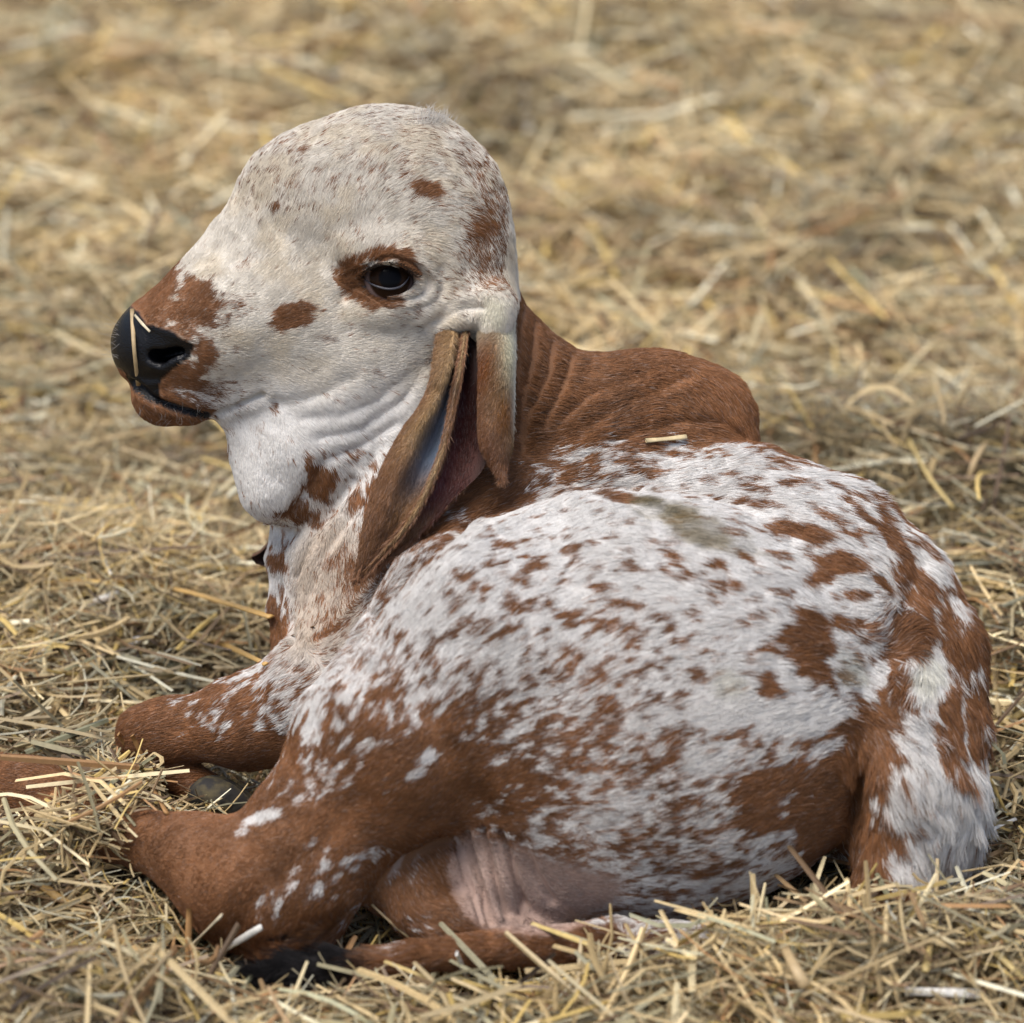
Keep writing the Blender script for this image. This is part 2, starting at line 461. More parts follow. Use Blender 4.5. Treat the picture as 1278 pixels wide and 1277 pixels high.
# (x, y, fraction of brown, roan mixing, patch sharpness)
COAT = [
 # head
 (200, 360, 1, 0), (240, 370, .9, .1), (255, 400, .8, .1), (240, 470, .9, 0), (278, 385, .3, .3), (275, 420, .2, .3), (272, 470, .2, .3), (265, 498, .5, .4), (170, 505, 1, 0), (215, 520, 1, 0), (250, 520, 1, 0),
 (285, 350, .03, .2), (262, 326, .02, .2), (275, 305, .02, .2), (250, 335, .05, .2), (240, 332, .1, .2), (290, 320, .02, .2), (300, 420, .03, .2), (290, 460, .02, .1), (290, 505, .1, .3), (290, 530, .02, .1), (285, 520, .05, .2), (330, 350, .04, .25), (330, 290, .08, .3),
 (350, 250, .2, .5), (330, 200, .25, .5), (400, 160, .2, .6), (470, 145, .24, .6), (540, 160, .22, .55), (590, 200, .35, .5), (610, 260, .5, .6),
 (400, 220, .16, .5), (450, 220, .18, .5), (500, 200, .22, .55), (560, 230, .2, .5), (440, 280, .12, .4), (540, 290, .12, .4), (600, 300, .6, .5),
 (610, 340, .5, .6), (570, 340, .25, .5), (400, 330, .05, .2), (400, 440, .03, .15), (440, 400, .1, .3), (470, 450, .03, .1), (520, 400, .12, .3),
 (350, 460, .03, .1), (370, 480, .03, .1), (320, 540, .0, .05), (350, 600, 0, .02), (400, 520, .02, .05), (450, 520, .02, .05), (640, 300, .0, .1), (642, 340, 0, .1),
 (620, 380, .02, .1), (600, 400, .05, .2),
 # neck and dewlap
 (400, 600, .9, 0), (380, 640, .6, .2), (420, 600, .2, .2), (450, 620, .6, .2), (430, 640, .1, .1), (380, 680, .05, .1), (345, 680, .15, .1), (350, 695, .8, .1), (345, 735, .2, .2), (345, 760, 1, .0), (347, 800, 1, 0), (350, 780, 1, 0), (343, 745, .9, 0), (355, 720, .1, .3),
 (375, 760, .1, .5), (400, 720, .15, .6), (430, 700, .5, .5), (460, 700, .8, .3), (380, 800, .15, .6), (420, 760, .42, .8), (470, 730, .48, .8), (450, 790, .4, .7), (400, 680, .1, .5), (430, 650, .15, .5),
 (650, 400, 1, 0), (680, 450, 1, 0), (650, 500, 1, 0), (700, 500, 1, 0), (800, 460, 1, 0), (880, 480, 1, 0), (910, 530, 1, 0), (780, 520, 1, 0), (650, 560, 1, 0), (720, 540, 1, 0),
 (640, 600, 1, 0), (560, 660, .85, .1), (600, 630, .95, 0), (520, 700, .6, .3), (480, 740, .45, .4), (420, 740, .45, .4),
 (700, 575, .55, .2), (760, 560, .5, .2), (830, 560, .4, .2), (840, 530, 1, 0), (880, 540, 1, 0), (800, 535, 1, 0), (860, 510, 1, 0), (915, 545, 1, 0), (760, 535, 1, 0), (840, 480, 1, 0), (900, 562, .3, .2), (670, 600, .5, .2), (760, 590, .3, .1), (850, 590, .25, .1), (930, 590, .3, .1),
 # foreleg
 (460, 770, .35, .2), (420, 800, .3, .2), (360, 840, .4, .3), (400, 850, .25, .2), (380, 900, .35, .1), (330, 880, .6, .1), (280, 890, .75, .1), (240, 890, .9, 0), (180, 910, 1, 0), (260, 930, 1, 0), (320, 940, 1, 0), (360, 945, .9, 0),
 # thigh
 (560, 700, .18, 0), (620, 650, .1, 0), (700, 640, .12, 0), (780, 650, .2, 0), (600, 720, .31, 0), (680, 700, .27, 0), (760, 720, .27, 0), (820, 740, .28, 0), (500, 760, .15, .1), (560, 780, .25, .1),
 (640, 780, .34, .1), (720, 780, .36, 0), (800, 780, .36, .1), (880, 760, .3, .1), (950, 740, .25, 0), (880, 700, .28, .05), (960, 670, .22, 0), (900, 640, .2, 0),
 (460, 820, .33, .25), (520, 850, .42, .2), (600, 840, .36, .2), (680, 850, .44, .2), (760, 860, .42, .2), (840, 840, .35, .1), (900, 860, .2, 0), (960, 880, .15, 0), (1020, 890, .15, 0),
 (600, 900, .72, .15), (680, 920, .62, .2), (560, 950, .98, 0), (640, 980, .92, 0), (700, 960, .66, .2), (760, 930, .48, .25), (820, 910, .38, .25), (880, 930, .32, .15), (940, 950, .5, .15),
 (740, 1000, .42, .25), (800, 1000, .40, .25), (860, 1000, .42, .25), (700, 1040, .6, .2), (760, 1080, .42, .25), (820, 1060, .40, .25), (880, 1060, .42, .25), (820, 1120, .42, .2), (900, 1110, .42, .2),
 (930, 1020, .75, .1), (990, 980, .85, 0), (1040, 960, 1, 0), (1010, 1040, 1, 0), (960, 1070, .4, .2), (920, 1000, .8, .1), (1050, 1000, 1, 0),
 # rump
 (1000, 620, .2, .1), (1060, 650, .25, .2), (1080, 655, .6, .1), (1030, 680, .22, 0), (1090, 720, .22, .1), (1070, 700, .18, 0), (1010, 740, .15, 0), (1120, 720, .8, .1), (1145, 710, .3, .2), (1160, 750, .85, 0), (1180, 770, .9, 0), (1195, 800, 1, 0),
 (1060, 760, .3, .1), (1100, 780, .25, .1), (1060, 820, .25, 0), (1080, 850, .15, 0), (1000, 800, .5, 0), (980, 760, .3, 0), (1010, 850, .2, 0), (1120, 790, .9, .1),
 (1160, 840, .0, 0), (1175, 880, .9, 0), (1160, 870, .2, 0), (1205, 850, .85, 0), (1210, 900, .75, 0), (1190, 930, .6, 0), (1215, 950, .2, 0),
 (1130, 900, .15, .1), (1120, 870, .6, .1), (1095, 880, 1, 0), (1090, 950, 1, 0), (1095, 1040, 1, 0), (1095, 1090, 1, 0), (1140, 950, .2, .1), (1120, 1000, .4, .1), (1170, 980, .08, .1), (1200, 1000, .1, .1), (1150, 1060, .35, .1), (1120, 1070, .35, .1), (1190, 1050, .25, .1),
 # near leg
 (420, 900, .6, .1), (480, 900, .8, .1), (400, 960, .8, .1), (450, 970, .9, 0), (500, 960, .97, 0), (360, 1000, .93, .05), (300, 1040, .98, 0), (240, 1050, 1, 0), (350, 1060, .98, 0), (420, 1040, .95, 0), (500, 1030, 1, 0),
 (400, 1100, .9, .1), (430, 1080, .86, .1), (320, 1100, .95, 0), (360, 1150, .95, 0), (300, 1150, 1, 0), (340, 1130, .8, .1), (60, 975, 1, 0), (20, 960, 1, 0), (90, 995, 1, 0), (130, 1015, 1, 0), (170, 1030, 1, 0), (150, 1000, 1, 0), (200, 1045, 1, 0), (30, 985, 1, 0), (5, 970, 1, 0),
 (500, 1080, .97, .1), (560, 1140, 1, 0), (530, 1160, .9, .1), (470, 1080, .9, .1), (700, 1180, 1, 0), (600, 1185, 1, 0),
]
# distinct spots: x, y, rx, ry, angle(ccw), strength (1 brown, -1 white)
SPOTS = [
 (525, 240, 21, 13, -5, 1), (373, 190, 9, 5, 10, .8), (362, 395, 32, 17, 22, 1), (472, 218, 6, 8, 0, .6), (450, 246, 7, 10, 0, .5), (413, 231, 6, 4, 20, .7), (388, 246, 8, 6, 0, .5), (340, 264, 7, 6, 0, .7), (355, 268, 10, 7, 0, .4),
 (402, 424, 14, 6, -15, .4), (300, 335, 10, 7, 0, .35), (250, 385, 26, 16, -20, .8), (340, 508, 7, 8, 30, .7), (600, 275, 16, 22, -35, .9), (610, 248, 9, 16, -20, .7), (438, 350, 25, 26, 20, 1), (455, 375, 24, 10, -10, .9), (505, 335, 14, 22, 25, 1), (478, 320, 34, 8, 8, 1), (500, 362, 16, 9, 20, .8), (516, 385, 6, 10, 0, .6), (480, 376, 22, 10, 0, .9),
 (244, 366, 26, 14, -30, 1), (254, 440, 12, 22, 0, 1), (300, 420, 20, 8, 0, -.5), (262, 418, 14, 5, 15, -.6),
 # body spots
 (700, 690, 12, 7, 15, .9), (617, 682, 9, 7, 0, .8), (762, 622, 32, 8, -12, .9), (655, 710, 16, 9, 30, .7), (640, 725, 14, 7, 40, .7), (830, 650, 14, 6, -10, .5), (850, 765, 14, 7, 0, .6), (880, 730, 18, 8, -20, .6), (770, 705, 12, 7, 20, .6), (560, 760, 10, 14, -30, .6), (590, 790, 20, 10, 20, .6),
 (985, 660, 45, 10, -8, 1), (1040, 698, 36, 16, 0, 1), (1010, 715, 30, 10, 10, 1), (1000, 770, 28, 14, -15, 1), (985, 800, 30, 26, -40, 1), (1000, 830, 34, 20, -35, 1), (948, 862, 14, 22, 25, 1), (1090, 720, 22, 8, -35, .8), (1055, 740, 18, 8, 0, .9), (1050, 775, 24, 8, -8, .8), (930, 610, 24, 6, -12, .8), (990, 600, 24, 5, -20, .7), (900, 660, 20, 5, -5, .7), (940, 630, 26, 6, -8, .7), (960, 690, 20, 6, -5, .8), (1020, 640, 30, 7, -25, .8),
 (1085, 652, 46, 6, -36, 1), (1140, 715, 40, 10, -52, 1), (1185, 790, 46, 13, -62, 1), (1135, 790, 30, 28, 50, 1), (1125, 840, 20, 20, 0, .9), (1100, 880, 18, 30, -20, 1), (1060, 900, 40, 14, 20, 1), (1080, 790, 20, 10, 0, .6), (1100, 810, 16, 9, 0, .6), (1160, 830, 16, 38, -8, -1), (1152, 700, 8, 26, 40, -1), (1190, 750, 8, 22, 30, -.8),
 (1180, 900, 16, 44, -4, 1), (1212, 890, 12, 50, 8, 1), (1197, 880, 4, 40, 2, -.8), (1222, 960, 10, 40, 0, -1), (930, 1000, 34, 26, 0, 1), (960, 975, 30, 18, 0, 1), (940, 1030, 30, 18, 0, 1), (690, 770, 12, 8, 0, .5),
 (905, 890, 60, 18, 5, -.8), (1000, 900, 50, 16, 10, -.9), (900, 1010, 12, 14, 0, -.9), (1020, 940, 26, 8, 30, -.8), (880, 960, 40, 12, 0, -.6), (800, 900, 30, 14, 10, -.5), (740, 1030, 40, 22, 0, -.5), (690, 880, 40, 10, 20, -.4),
 (845, 1005, 30, 10, 0, .6), (835, 1080, 24, 18, 0, .6), (880, 1085, 26, 14, 0, .5), (770, 1050, 10, 14, 0, .7), (800, 1050, 30, 12, 0, .4), (790, 965, 30, 12, 20, .6),
 # leg flecks
 (532, 948, 13, 9, 20, -1), (516, 970, 12, 6, 20, -.8), (385, 985, 6, 12, 20, -.6), (398, 965, 5, 12, 20, -.6), (412, 972, 5, 12, -10, -.6), (370, 1000, 9, 5, 20, -.5), (325, 1022, 26, 7, 15, -.9), (300, 1040, 8, 5, 0, -.6), (402, 1084, 6, 8, 0, -.9), (430, 1078, 9, 5, 35, -.7), (418, 1098, 7, 4, 30, -.6), (395, 1112, 7, 8, 0, -.9), (385, 1055, 8, 4, 40, -.5), (445, 1072, 8, 5, 30, -.6), (325, 1128, 9, 4, 35, -.6), (365, 1090, 7, 4, 45, -.5), (358, 1112, 4, 10, -10, -.4), (465, 1065, 10, 8, 0, -.6), (630, 920, 10, 8, 0, -.5), (620, 950, 14, 7, 30, -.5), (600, 870, 14, 7, 20, -.5),
 (370, 850, 12, 6, 30, .7), (350, 870, 10, 6, 30, .7), (380, 830, 10, 5, 0, .8), (345, 850, 10, 6, 0, .7), (405, 790, 18, 9, 15, .9), (385, 860, 8, 5, 0, .6), (385, 920, 14, 16, 30, -.6),
 (450, 705, 20, 14, 10, .9), (400, 600, 24, 14, 50, 1), (372, 635, 20, 9, 40, .9), (445, 625, 16, 9, 40, .8), (350, 695, 14, 8, -30, .9),
 (440, 725, 16, 8, 20, .7), (480, 715, 18, 8, 20, .7), (400, 742, 9, 6, 0, .6), (470, 755, 12, 6, 20, .6), (410, 700, 14, 7, 0, .7), (495, 1080, 22, 4, 60, -.3), (515, 1085, 16, 4, 70, -.25),
]
CA, CVv = anchors(COAT, 2)
SP = []
for (x, y, rx, ry, an, s) in SPOTS:
    p = hit(x, y)
    if p is not None: SP.append((p, rx, ry, math.radians(an), s))

def black_nose(P):
    q = P
    def at(x, y): return cs(x, y, 0)
    X = P[:, 0] / (1 + P[:, 2] / DP) + 639; Y = 638.5 - P[:, 1] / (1 + P[:, 2] / DP)
    near = (P[:, 2] < 90)
    # nose leather: outline on the near side, oval on the far side
    pl = np.array([(150, 384), (163, 382), (172, 388), (184, 406), (203, 408), (222, 418), (243, 432), (238, 447), (217, 461), (203, 473), (199, 490), (207, 504), (190, 500), (172, 488), (158, 472), (152, 462), (120, 455), (120, 400)], float)
    ins = np.zeros(len(P), bool); dd = np.full(len(P), 1e9)
    for k in range(len(pl)):
        a, b = pl[k], pl[(k + 1) % len(pl)]
        c = ((a[1] > Y) != (b[1] > Y)) & (X < (b[0] - a[0]) * (Y - a[1]) / (b[1] - a[1] + 1e-9) + a[0])
        ins ^= c
        ba = b - a; h = np.clip(((X - a[0]) * ba[0] + (Y - a[1]) * ba[1]) / (ba @ ba), 0, 1)
        dd = np.minimum(dd, np.hypot(X - a[0] - ba[0] * h, Y - a[1] - ba[1] * h))
    sd = np.where(ins, -dd, dd) + (fnoise(P, 12, 3, 2) - .5) * 5
    m = sstep(1.5, -1.5, sd) * (P[:, 2] < 22)
    a = ((X - 165) / 30) ** 2 + ((Y - 432) / 46) ** 2
    far = sstep(1.15, .95, a) * (P[:, 2] >= 22)
    lip = poly_dist(P, LIP) / 5.0
    return np.maximum(np.maximum(m, far), sstep(1.5, 0.8, lip)) * near
LIP = [hit(*p) for p in densify([(158, 470), (172, 486), (190, 499), (228, 512), (258, 519)])]
LIP = np.array([p for p in LIP if p is not None])

def streak(P, dirf, lenf):
    """blotch noise drawn out along the lie of the hair, roughly uniform 0..1"""
    NA = 8
    th = np.mod(np.arctan2(dirf[:, 1], dirf[:, 0]), math.pi) / math.pi * NA
    i0 = np.floor(th).astype(int) % NA; f = th - np.floor(th)
    out = np.zeros(len(P)); wsum = np.zeros(len(P))
    for k in range(NA):
        w = np.where(i0 == k, 1 - f, 0) + np.where((i0 + 1) % NA == k, f, 0)
        m = w > 0.02
        if not m.any(): continue
        a = math.pi * k / NA
        q = P[m]; 
        u = q[:, 0] * math.cos(a) + q[:, 1] * math.sin(a); v = -q[:, 0] * math.sin(a) + q[:, 1] * math.cos(a)
        big = sstep(15.5, 18.5, lenf[m])
        small = fnoise(np.stack([u / 1.8, v, q[:, 2] * .8], 1), 7.6, 11 + k * 7, 2)
        large = fnoise(np.stack([u / 2.6, v, q[:, 2] * .8], 1), 10, 13 + k * 7, 2)
        out[m] += w[m] * ((1 - big) * small + big * large - .5); wsum[m] += w[m] ** 2
    return np.clip(out / np.sqrt(wsum + 1e-6) * 1.9 + .5, 0, 1)

def regions(P, fld, dirf, lenf):
    """brown fraction, roan, masks"""
    br, roan = fld[:, 0], fld[:, 1]
    n = streak(P, dirf, lenf)
    sp = np.zeros(len(P))
    for (c, rx, ry, an, s) in SP:
        m = np.abs(P - c).max(1) < 1.8 * max(rx, ry)
        if not m.any(): continue
        q = P[m] - c
        u = q[:, 0] * math.cos(an) + q[:, 1] * math.sin(an); v = -q[:, 0] * math.sin(an) + q[:, 1] * math.cos(an)
        e = np.sqrt((u / rx) ** 2 + (v / ry) ** 2 + (q[:, 2] / (1.5 * max(rx, ry))) ** 2)
        sp[m] += s * sstep(1.25, 0.75, e + (n[m] - .5) * 0.35)
    t = br * 1.16 - .08 - n
    t = np.where(br > .93, .5, t)
    k = sstep(-0.24, 0.24, t)
    roan = roan * (1 - np.clip(np.abs(sp), 0, 1))
    k = np.clip(k + sp, 0, 1)
    return k, roan, br

BR = np.array([0.228, 0.102, 0.042]); BR2 = np.array([0.14, 0.042, 0.016]); WH = np.array([0.78, 0.76, 0.73])
def coat_colour(P, rnd, fld, dirf, lenf, hairy=True):
    """pigment of single hairs rooted at P; rnd (N,2) uniform"""
    k, roan, br, X, Y, head = (*regions(P, fld, dirf, lenf), P[:, 0] + 639, 638.5 - P[:, 1], None)
    head = sstep(520, 440, Y) * sstep(700, 640, X)
    roan = np.clip(roan * (1 + head * 1.6), 0, 1)
    if hairy:
        tuf = vnoise(P, 6, 91)
        kk = np.clip(k * (1 - roan) + roan * np.clip(k * .5 + (tuf * .5 + rnd[:, 0] * .5 < br * 1.15 + .03), 0, 1) * (.75), 0, 1)
        kk = sstep(-.22, .22, kk - .08 - rnd[:, 0] * .84)
    else:
        kk = k * (1 - roan) + roan * br
    v = fnoise(P, 90, 31, 2)[:, None]
    v2 = fnoise(P, 25, 37, 2)[:, None]
    b = BR * (0.55 + 0.5 * v + .4 * v2) * (0.65 + 0.7 * rnd[:, 1:2])
    w = WH * (0.85 + 0.2 * rnd[:, 1:2])
    st = sstep(.45, .75, fnoise(P, 42, 61, 3))
    w = w * (1 - head[:, None] * np.array([0.02, 0.06, 0.14])) * (1 - (.12 + .6 * head * st)[:, None] * np.array([.03, .09, .2]))
    c = w * (1 - kk[:, None]) + b * kk[:, None]
    # stains of green dung on the loin, hip and behind the ear
    e = P - BELLY
    bm = (sstep(1.1, .85, np.sqrt((e[:, 0] / 105) ** 2 + (e[:, 1] / 82) ** 2 + (e[:, 2] / 110) ** 2)) * sstep(560, 572, P[:, 0] / (1 + P[:, 2] / DP) + 639 - (1100 - 638.5 + P[:, 1]) * -.25) * sstep(1030, 1050, Y + (X - 640) * -.28))[:, None]
    c = c * (1 - bm) + np.array([.46, .34, .28]) * (.7 + .5 * rnd[:, 1:2]) * bm
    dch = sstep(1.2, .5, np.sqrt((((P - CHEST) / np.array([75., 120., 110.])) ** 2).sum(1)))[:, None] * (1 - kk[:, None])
    c = c * (1 - dch * np.array([.22, .32, .42]))          # shade below the head, painted into the pale brisket hair as a tan-grey tint
    if STAIN is not None:
        for (a, r, col, s) in STAIN:
            d = np.sqrt((((P - a) @ STM.T / r) ** 2).sum(1))
            m = (sstep(1.25, 0.3, d + (fnoise(P, 18, 41, 2) - .5) * 1.2) * s)[:, None]
            c = c * (1 - m) + np.array(col) * (0.7 + 0.6 * rnd[:, 1:2]) * m
    return c
an_ = math.radians(-24)
STM = np.array([[math.cos(an_), math.sin(an_), 0], [-math.sin(an_), math.cos(an_), 0], [0, 0, 1]])
STAIN = [(hit(845, 650), np.array([80, 24, 70.]), (0.24, 0.19, 0.10), .8), (hit(800, 630), np.array([40, 9, 40.]), (0.13, 0.11, 0.06), .7), (hit(900, 860), np.array([24, 16, 30.]), (0.52, 0.49, 0.36), .35),
         (hit(1055, 840), np.array([34, 22, 40.]), (0.6, 0.6, 0.45), .3), (hit(1160, 835), np.array([18, 40, 40.]), (0.74, 0.73, 0.6), .45), (hit(618, 385), np.array([22, 24, 40.]), (0.62, 0.60, 0.45), .5)]

# comb direction: x, y, dx, dy (photo, y down), length px
COMB = [
 (200, 370, 1, -.5, 6), (260, 350, 1, -.9, 7), (230, 470, 1, .3, 6), (210, 515, .8, .6, 7), (300, 300, .6, -1, 9), (330, 220, .5, -.9, 11), (400, 170, .9, -.5, 12), (480, 150, 1, -.2, 13), (560, 170, 1, .4, 14), (600, 220, .6, 1, 14),
 (450, 230, .5, -.9, 12), (500, 240, .8, -.5, 12), (570, 260, 1, .2, 13), (300, 400, 1, -.2, 8), (350, 350, .8, -.7, 9), (400, 390, 1, -.3, 9), (420, 460, 1, .2, 9), (480, 420, 1, -.2, 9), (540, 370, 1, .3, 10), (600, 330, .6, .8, 12),
 (620, 390, .0, 1, 9), (420, 290, .4, -1, 10), (350, 480, 1, .4, 8), (330, 550, .3, 1, 8), (350, 610, .1, 1, 9), (400, 520, .6, .8, 9), (460, 520, .8, .7, 9), (300, 470, 1, .2, 8),
 (380, 700, -.2, 1, 10), (345, 760, 0, 1, 8), (450, 650, .3, 1, 11), (400, 760, .2, 1, 12), (480, 740, 1, -.4, 16), (430, 800, .8, -.3, 14),
 (660, 420, .5, 1, 10), (700, 480, 1, .3, 13), (800, 460, 1, .1, 14), (900, 490, .5, 1, 14), (650, 540, 1, .1, 13), (780, 530, 1, -.15, 15), (880, 550, 1, .25, 16), (640, 600, 1, -.5, 15), (560, 660, 1, -.6, 15),
 (700, 580, 1, -.25, 18), (800, 570, 1, 0, 20), (900, 590, 1, .25, 20), (980, 620, 1, .4, 20), (1060, 660, 1, .6, 20), (1120, 720, .7, .9, 20), (1180, 800, .4, 1, 20),
 (600, 660, 1, -.65, 14), (520, 740, .8, -.9, 14), (700, 650, 1, -.25, 15), (780, 660, 1, .25, 17), (600, 760, .9, -.6, 15), (680, 740, 1, -.4, 16), (760, 740, 1, -.1, 17), (850, 720, 1, .25, 18), (950, 720, 1, .3, 20), (1040, 740, 1, .3, 20),
 (700, 820, 1, -.5, 15), (780, 820, 1, -.5, 14), (850, 820, 1, -.25, 15), (950, 820, 1, .05, 20), (1040, 830, 1, .1, 20), (1090, 840, .9, .5, 20), (600, 850, .8, -.6, 14), (500, 850, .6, -.9, 13), (450, 900, .6, -.9, 12),
 (800, 900, 1, -.45, 14), (900, 900, 1, -.3, 15), (1000, 890, 1, -.2, 20), (640, 930, .9, -.4, 10), (560, 960, .8, -.6, 9), (700, 980, 1, -.3, 12), (800, 1000, 1, -.4, 14), (900, 1000, 1, -.4, 14), (980, 950, 1, -.5, 13), (1020, 1020, 1, -.1, 9),
 (760, 1080, 1, -.2, 13), (850, 1090, 1, -.3, 14), (940, 1070, 1, -.5, 14), (1110, 790, .7, -.5, 20), (1130, 850, -.6, .6, 20), (1130, 900, .9, .9, 24), (1100, 950, .3, 1, 20), (1095, 1050, .1, 1, 22), (1150, 980, .4, 1, 32), (1200, 900, .1, 1, 24), (1210, 980, -.1, 1, 34), (1150, 1070, .2, 1, 36), (1190, 1050, -.2, 1, 36),
 (380, 870, -1, .5, 14), (440, 800, -1, .5, 16), (300, 900, -1, .5, 12), (210, 910, -1, .3, 10), (320, 950, -1, .3, 10),
 (480, 960, .9, -.7, 9), (400, 1000, .9, -.6, 8), (320, 1050, 1, -.4, 7), (250, 1070, 1, -.2, 6), (380, 1100, .7, -.8, 8), (330, 1150, .5, -1, 8), (60, 975, -1, 0, 7),
 (500, 1090, .5, .9, 9), (560, 1150, 1, .3, 9), (700, 1180, -1, .1, 12), (560, 1193, -1, .1, 14), (470, 1203, -1, .1, 24), (430, 1208, -1, .25, 34), (390, 1212, -1, -.15, 40), (355, 1214, -1, .1, 44),
]
KA, KV = anchors(COMB, 3)

NOSE = hit(190, 440)
def bald_mask(P):
    """1 where skin is naked"""
    b = black_nose(P)
    X = P[:, 0] / (1 + P[:, 2] / DP) + 639; Y = 638.5 - P[:, 1] / (1 + P[:, 2] / DP)
    e = P - EYE
    r = np.sqrt((e[:, 0] / 36.5) ** 2 + ((e[:, 1] + 1) / 21) ** 2 + (e[:, 2] / 60) ** 2)
    eye = sstep(1.05, .93, r)
    return b, eye

FLD = idw(BV, CA, CVv, 45, (0.45, 0.15))
KFD = idw(BV, KA, KV, 60, (0.8, 0.6, 14.0), 1e-4)
DIRV = np.stack([KFD[:, 0], -KFD[:, 1]], 1)
print('fields', time.time() - T0)
def skin_attr(P, N):
    rnd = RNG.random((len(P), 2))
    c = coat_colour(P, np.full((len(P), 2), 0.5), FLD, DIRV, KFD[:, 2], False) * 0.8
    b, eye = bald_mask(P)
    e = P - BELLY
    bel = sstep(1.15, .85, np.sqrt(((e[:, 0]) / 105) ** 2 + ((e[:, 1]) / 82) ** 2 + (e[:, 2] / 110) ** 2)) * sstep(556, 574, P[:, 0] / (1 + P[:, 2] / DP) + 639 - (1100 - 638.5 + P[:, 1]) * -.25)
    X = P[:, 0] + 639; Y = 638.5 - P[:, 1]
    lowshape = bel * sstep(1020, 1050, Y + (X - 640) * -.28)
    c = c * (1 - lowshape[:, None]) + (np.array([0.40, 0.275, 0.22]) * (.75 + .5 * fnoise(P * np.array([2.2, .6, 1]), 22, 501, 3)[:, None])) * lowshape[:, None]
    gloss = np.maximum(b, eye)
    c = c * (1 - b[:, None]) + np.array([0.005, 0.005, 0.006]) * b[:, None]
    ey = eye * 0.96
    c = c * (1 - ey[:, None]) + np.array([0.020, 0.016, 0.016]) * ey[:, None]
    # naked hindquarter cleft: dark bluish skin
    return np.concatenate([np.clip(c, 0, 1), gloss[:, None]], 1), np.clip(np.maximum(np.maximum(b, eye), lowshape * .30), 0, 1)

sk, bald = skin_attr(BV, BN)

# ------------------------------------------------------------------ materials
def new_mat(name):
    m = bpy.data.materials.new(name); m.use_nodes = True
    nt = m.node_tree
    return m, nt, nt.nodes['Principled BSDF']

def mat_skin():
    m, nt, b = new_mat('calf_skin')
    a = nt.nodes.new('ShaderNodeAttribute'); a.attribute_name = 'coat'
    nt.links.new(a.outputs['Color'], b.inputs['Base Color'])
    mr = nt.nodes.new('ShaderNodeMapRange')
    mr.inputs['To Min'].default_value = 0.75; mr.inputs['To Max'].default_value = 0.22
    nt.links.new(a.outputs['Alpha'], mr.inputs['Value']); nt.links.new(mr.outputs[0], b.inputs['Roughness'])
    ms = nt.nodes.new('ShaderNodeMapRange'); ms.inputs['To Min'].default_value = 0.4; ms.inputs['To Max'].default_value = 0.24
    nt.links.new(a.outputs['Alpha'], ms.inputs['Value']); nt.links.new(ms.outputs[0], b.inputs['Specular IOR Level'])
    n = nt.nodes.new('ShaderNodeTexNoise'); n.inputs['Scale'].default_value = 700; n.inputs['Detail'].default_value = 3
    v = nt.nodes.new('ShaderNodeTexVoronoi'); v.inputs['Scale'].default_value = 420
    ad = nt.nodes.new('ShaderNodeMath'); ad.operation = 'ADD'
    nt.links.new(n.outputs['Fac'], ad.inputs[0]); nt.links.new(v.outputs['Distance'], ad.inputs[1])
    bp = nt.nodes.new('ShaderNodeBump'); bp.inputs['Strength'].default_value = 0.4; bp.inputs['Distance'].default_value = 0.0008
    nt.links.new(ad.outputs[0], bp.inputs['Height']); nt.links.new(bp.outputs[0], b.inputs['Normal'])
    return m

def mat_hair():
    m = bpy.data.materials.new('calf_hair'); m.use_nodes = True
    nt = m.node_tree; nt.nodes.clear()
    out = nt.nodes.new('ShaderNodeOutputMaterial')
    a = nt.nodes.new('ShaderNodeAttribute'); a.attribute_name = 'hair_colour'
    d = nt.nodes.new('ShaderNodeBsdfPrincipled')
    d.inputs['Roughness'].default_value = 0.55
    d.inputs['Specular IOR Level'].default_value = 0.25
    t = nt.nodes.new('ShaderNodeBsdfTranslucent')
    mx = nt.nodes.new('ShaderNodeMixShader'); mx.inputs[0].default_value = 0.22
    nt.links.new(a.outputs['Color'], d.inputs['Base Color']); nt.links.new(a.outputs['Color'], t.inputs['Color'])
    nt.links.new(d.outputs[0], mx.inputs[1]); nt.links.new(t.outputs[0], mx.inputs[2]); nt.links.new(mx.outputs[0], out.inputs[0])
    return m
M_SKIN = mat_skin(); M_HAIR = mat_hair()

# ------------------------------------------------------------------ the calf
calf = bpy.data.objects.new('calf', None)
COL.objects.link(calf)
BASE = to_world(cs(760, 1100, 0)); BASE[2] = 0
calf.location = Vector(BASE)
tag(calf, 'red brown and white speckled zebu calf lying on straw with head raised', 'calf')
body = mesh_obj('body', to_world(BV) - BASE, BF, M_SKIN, calf, True, {'coat': sk})

# hair roots
def sample_roots(V, Fq, n, weight):
    tri = np.concatenate([Fq[:, [0, 1, 2]], Fq[:, [0, 2, 3]]])
    cr = np.cross(V[tri[:, 1]] - V[tri[:, 0]], V[tri[:, 2]] - V[tri[:, 0]])
    area = np.linalg.norm(cr, axis=1) * 0.5 * weight[tri].mean(1)
    cdf = np.cumsum(area); cdf /= cdf[-1]
    t = np.searchsorted(cdf, RNG.random(n)); t = np.minimum(t, len(tri) - 1)
    u = np.sqrt(RNG.random(n)); v = RNG.random(n)
    b = np.stack([1 - u, u * (1 - v), u * v], 1)
    return tri[t], b

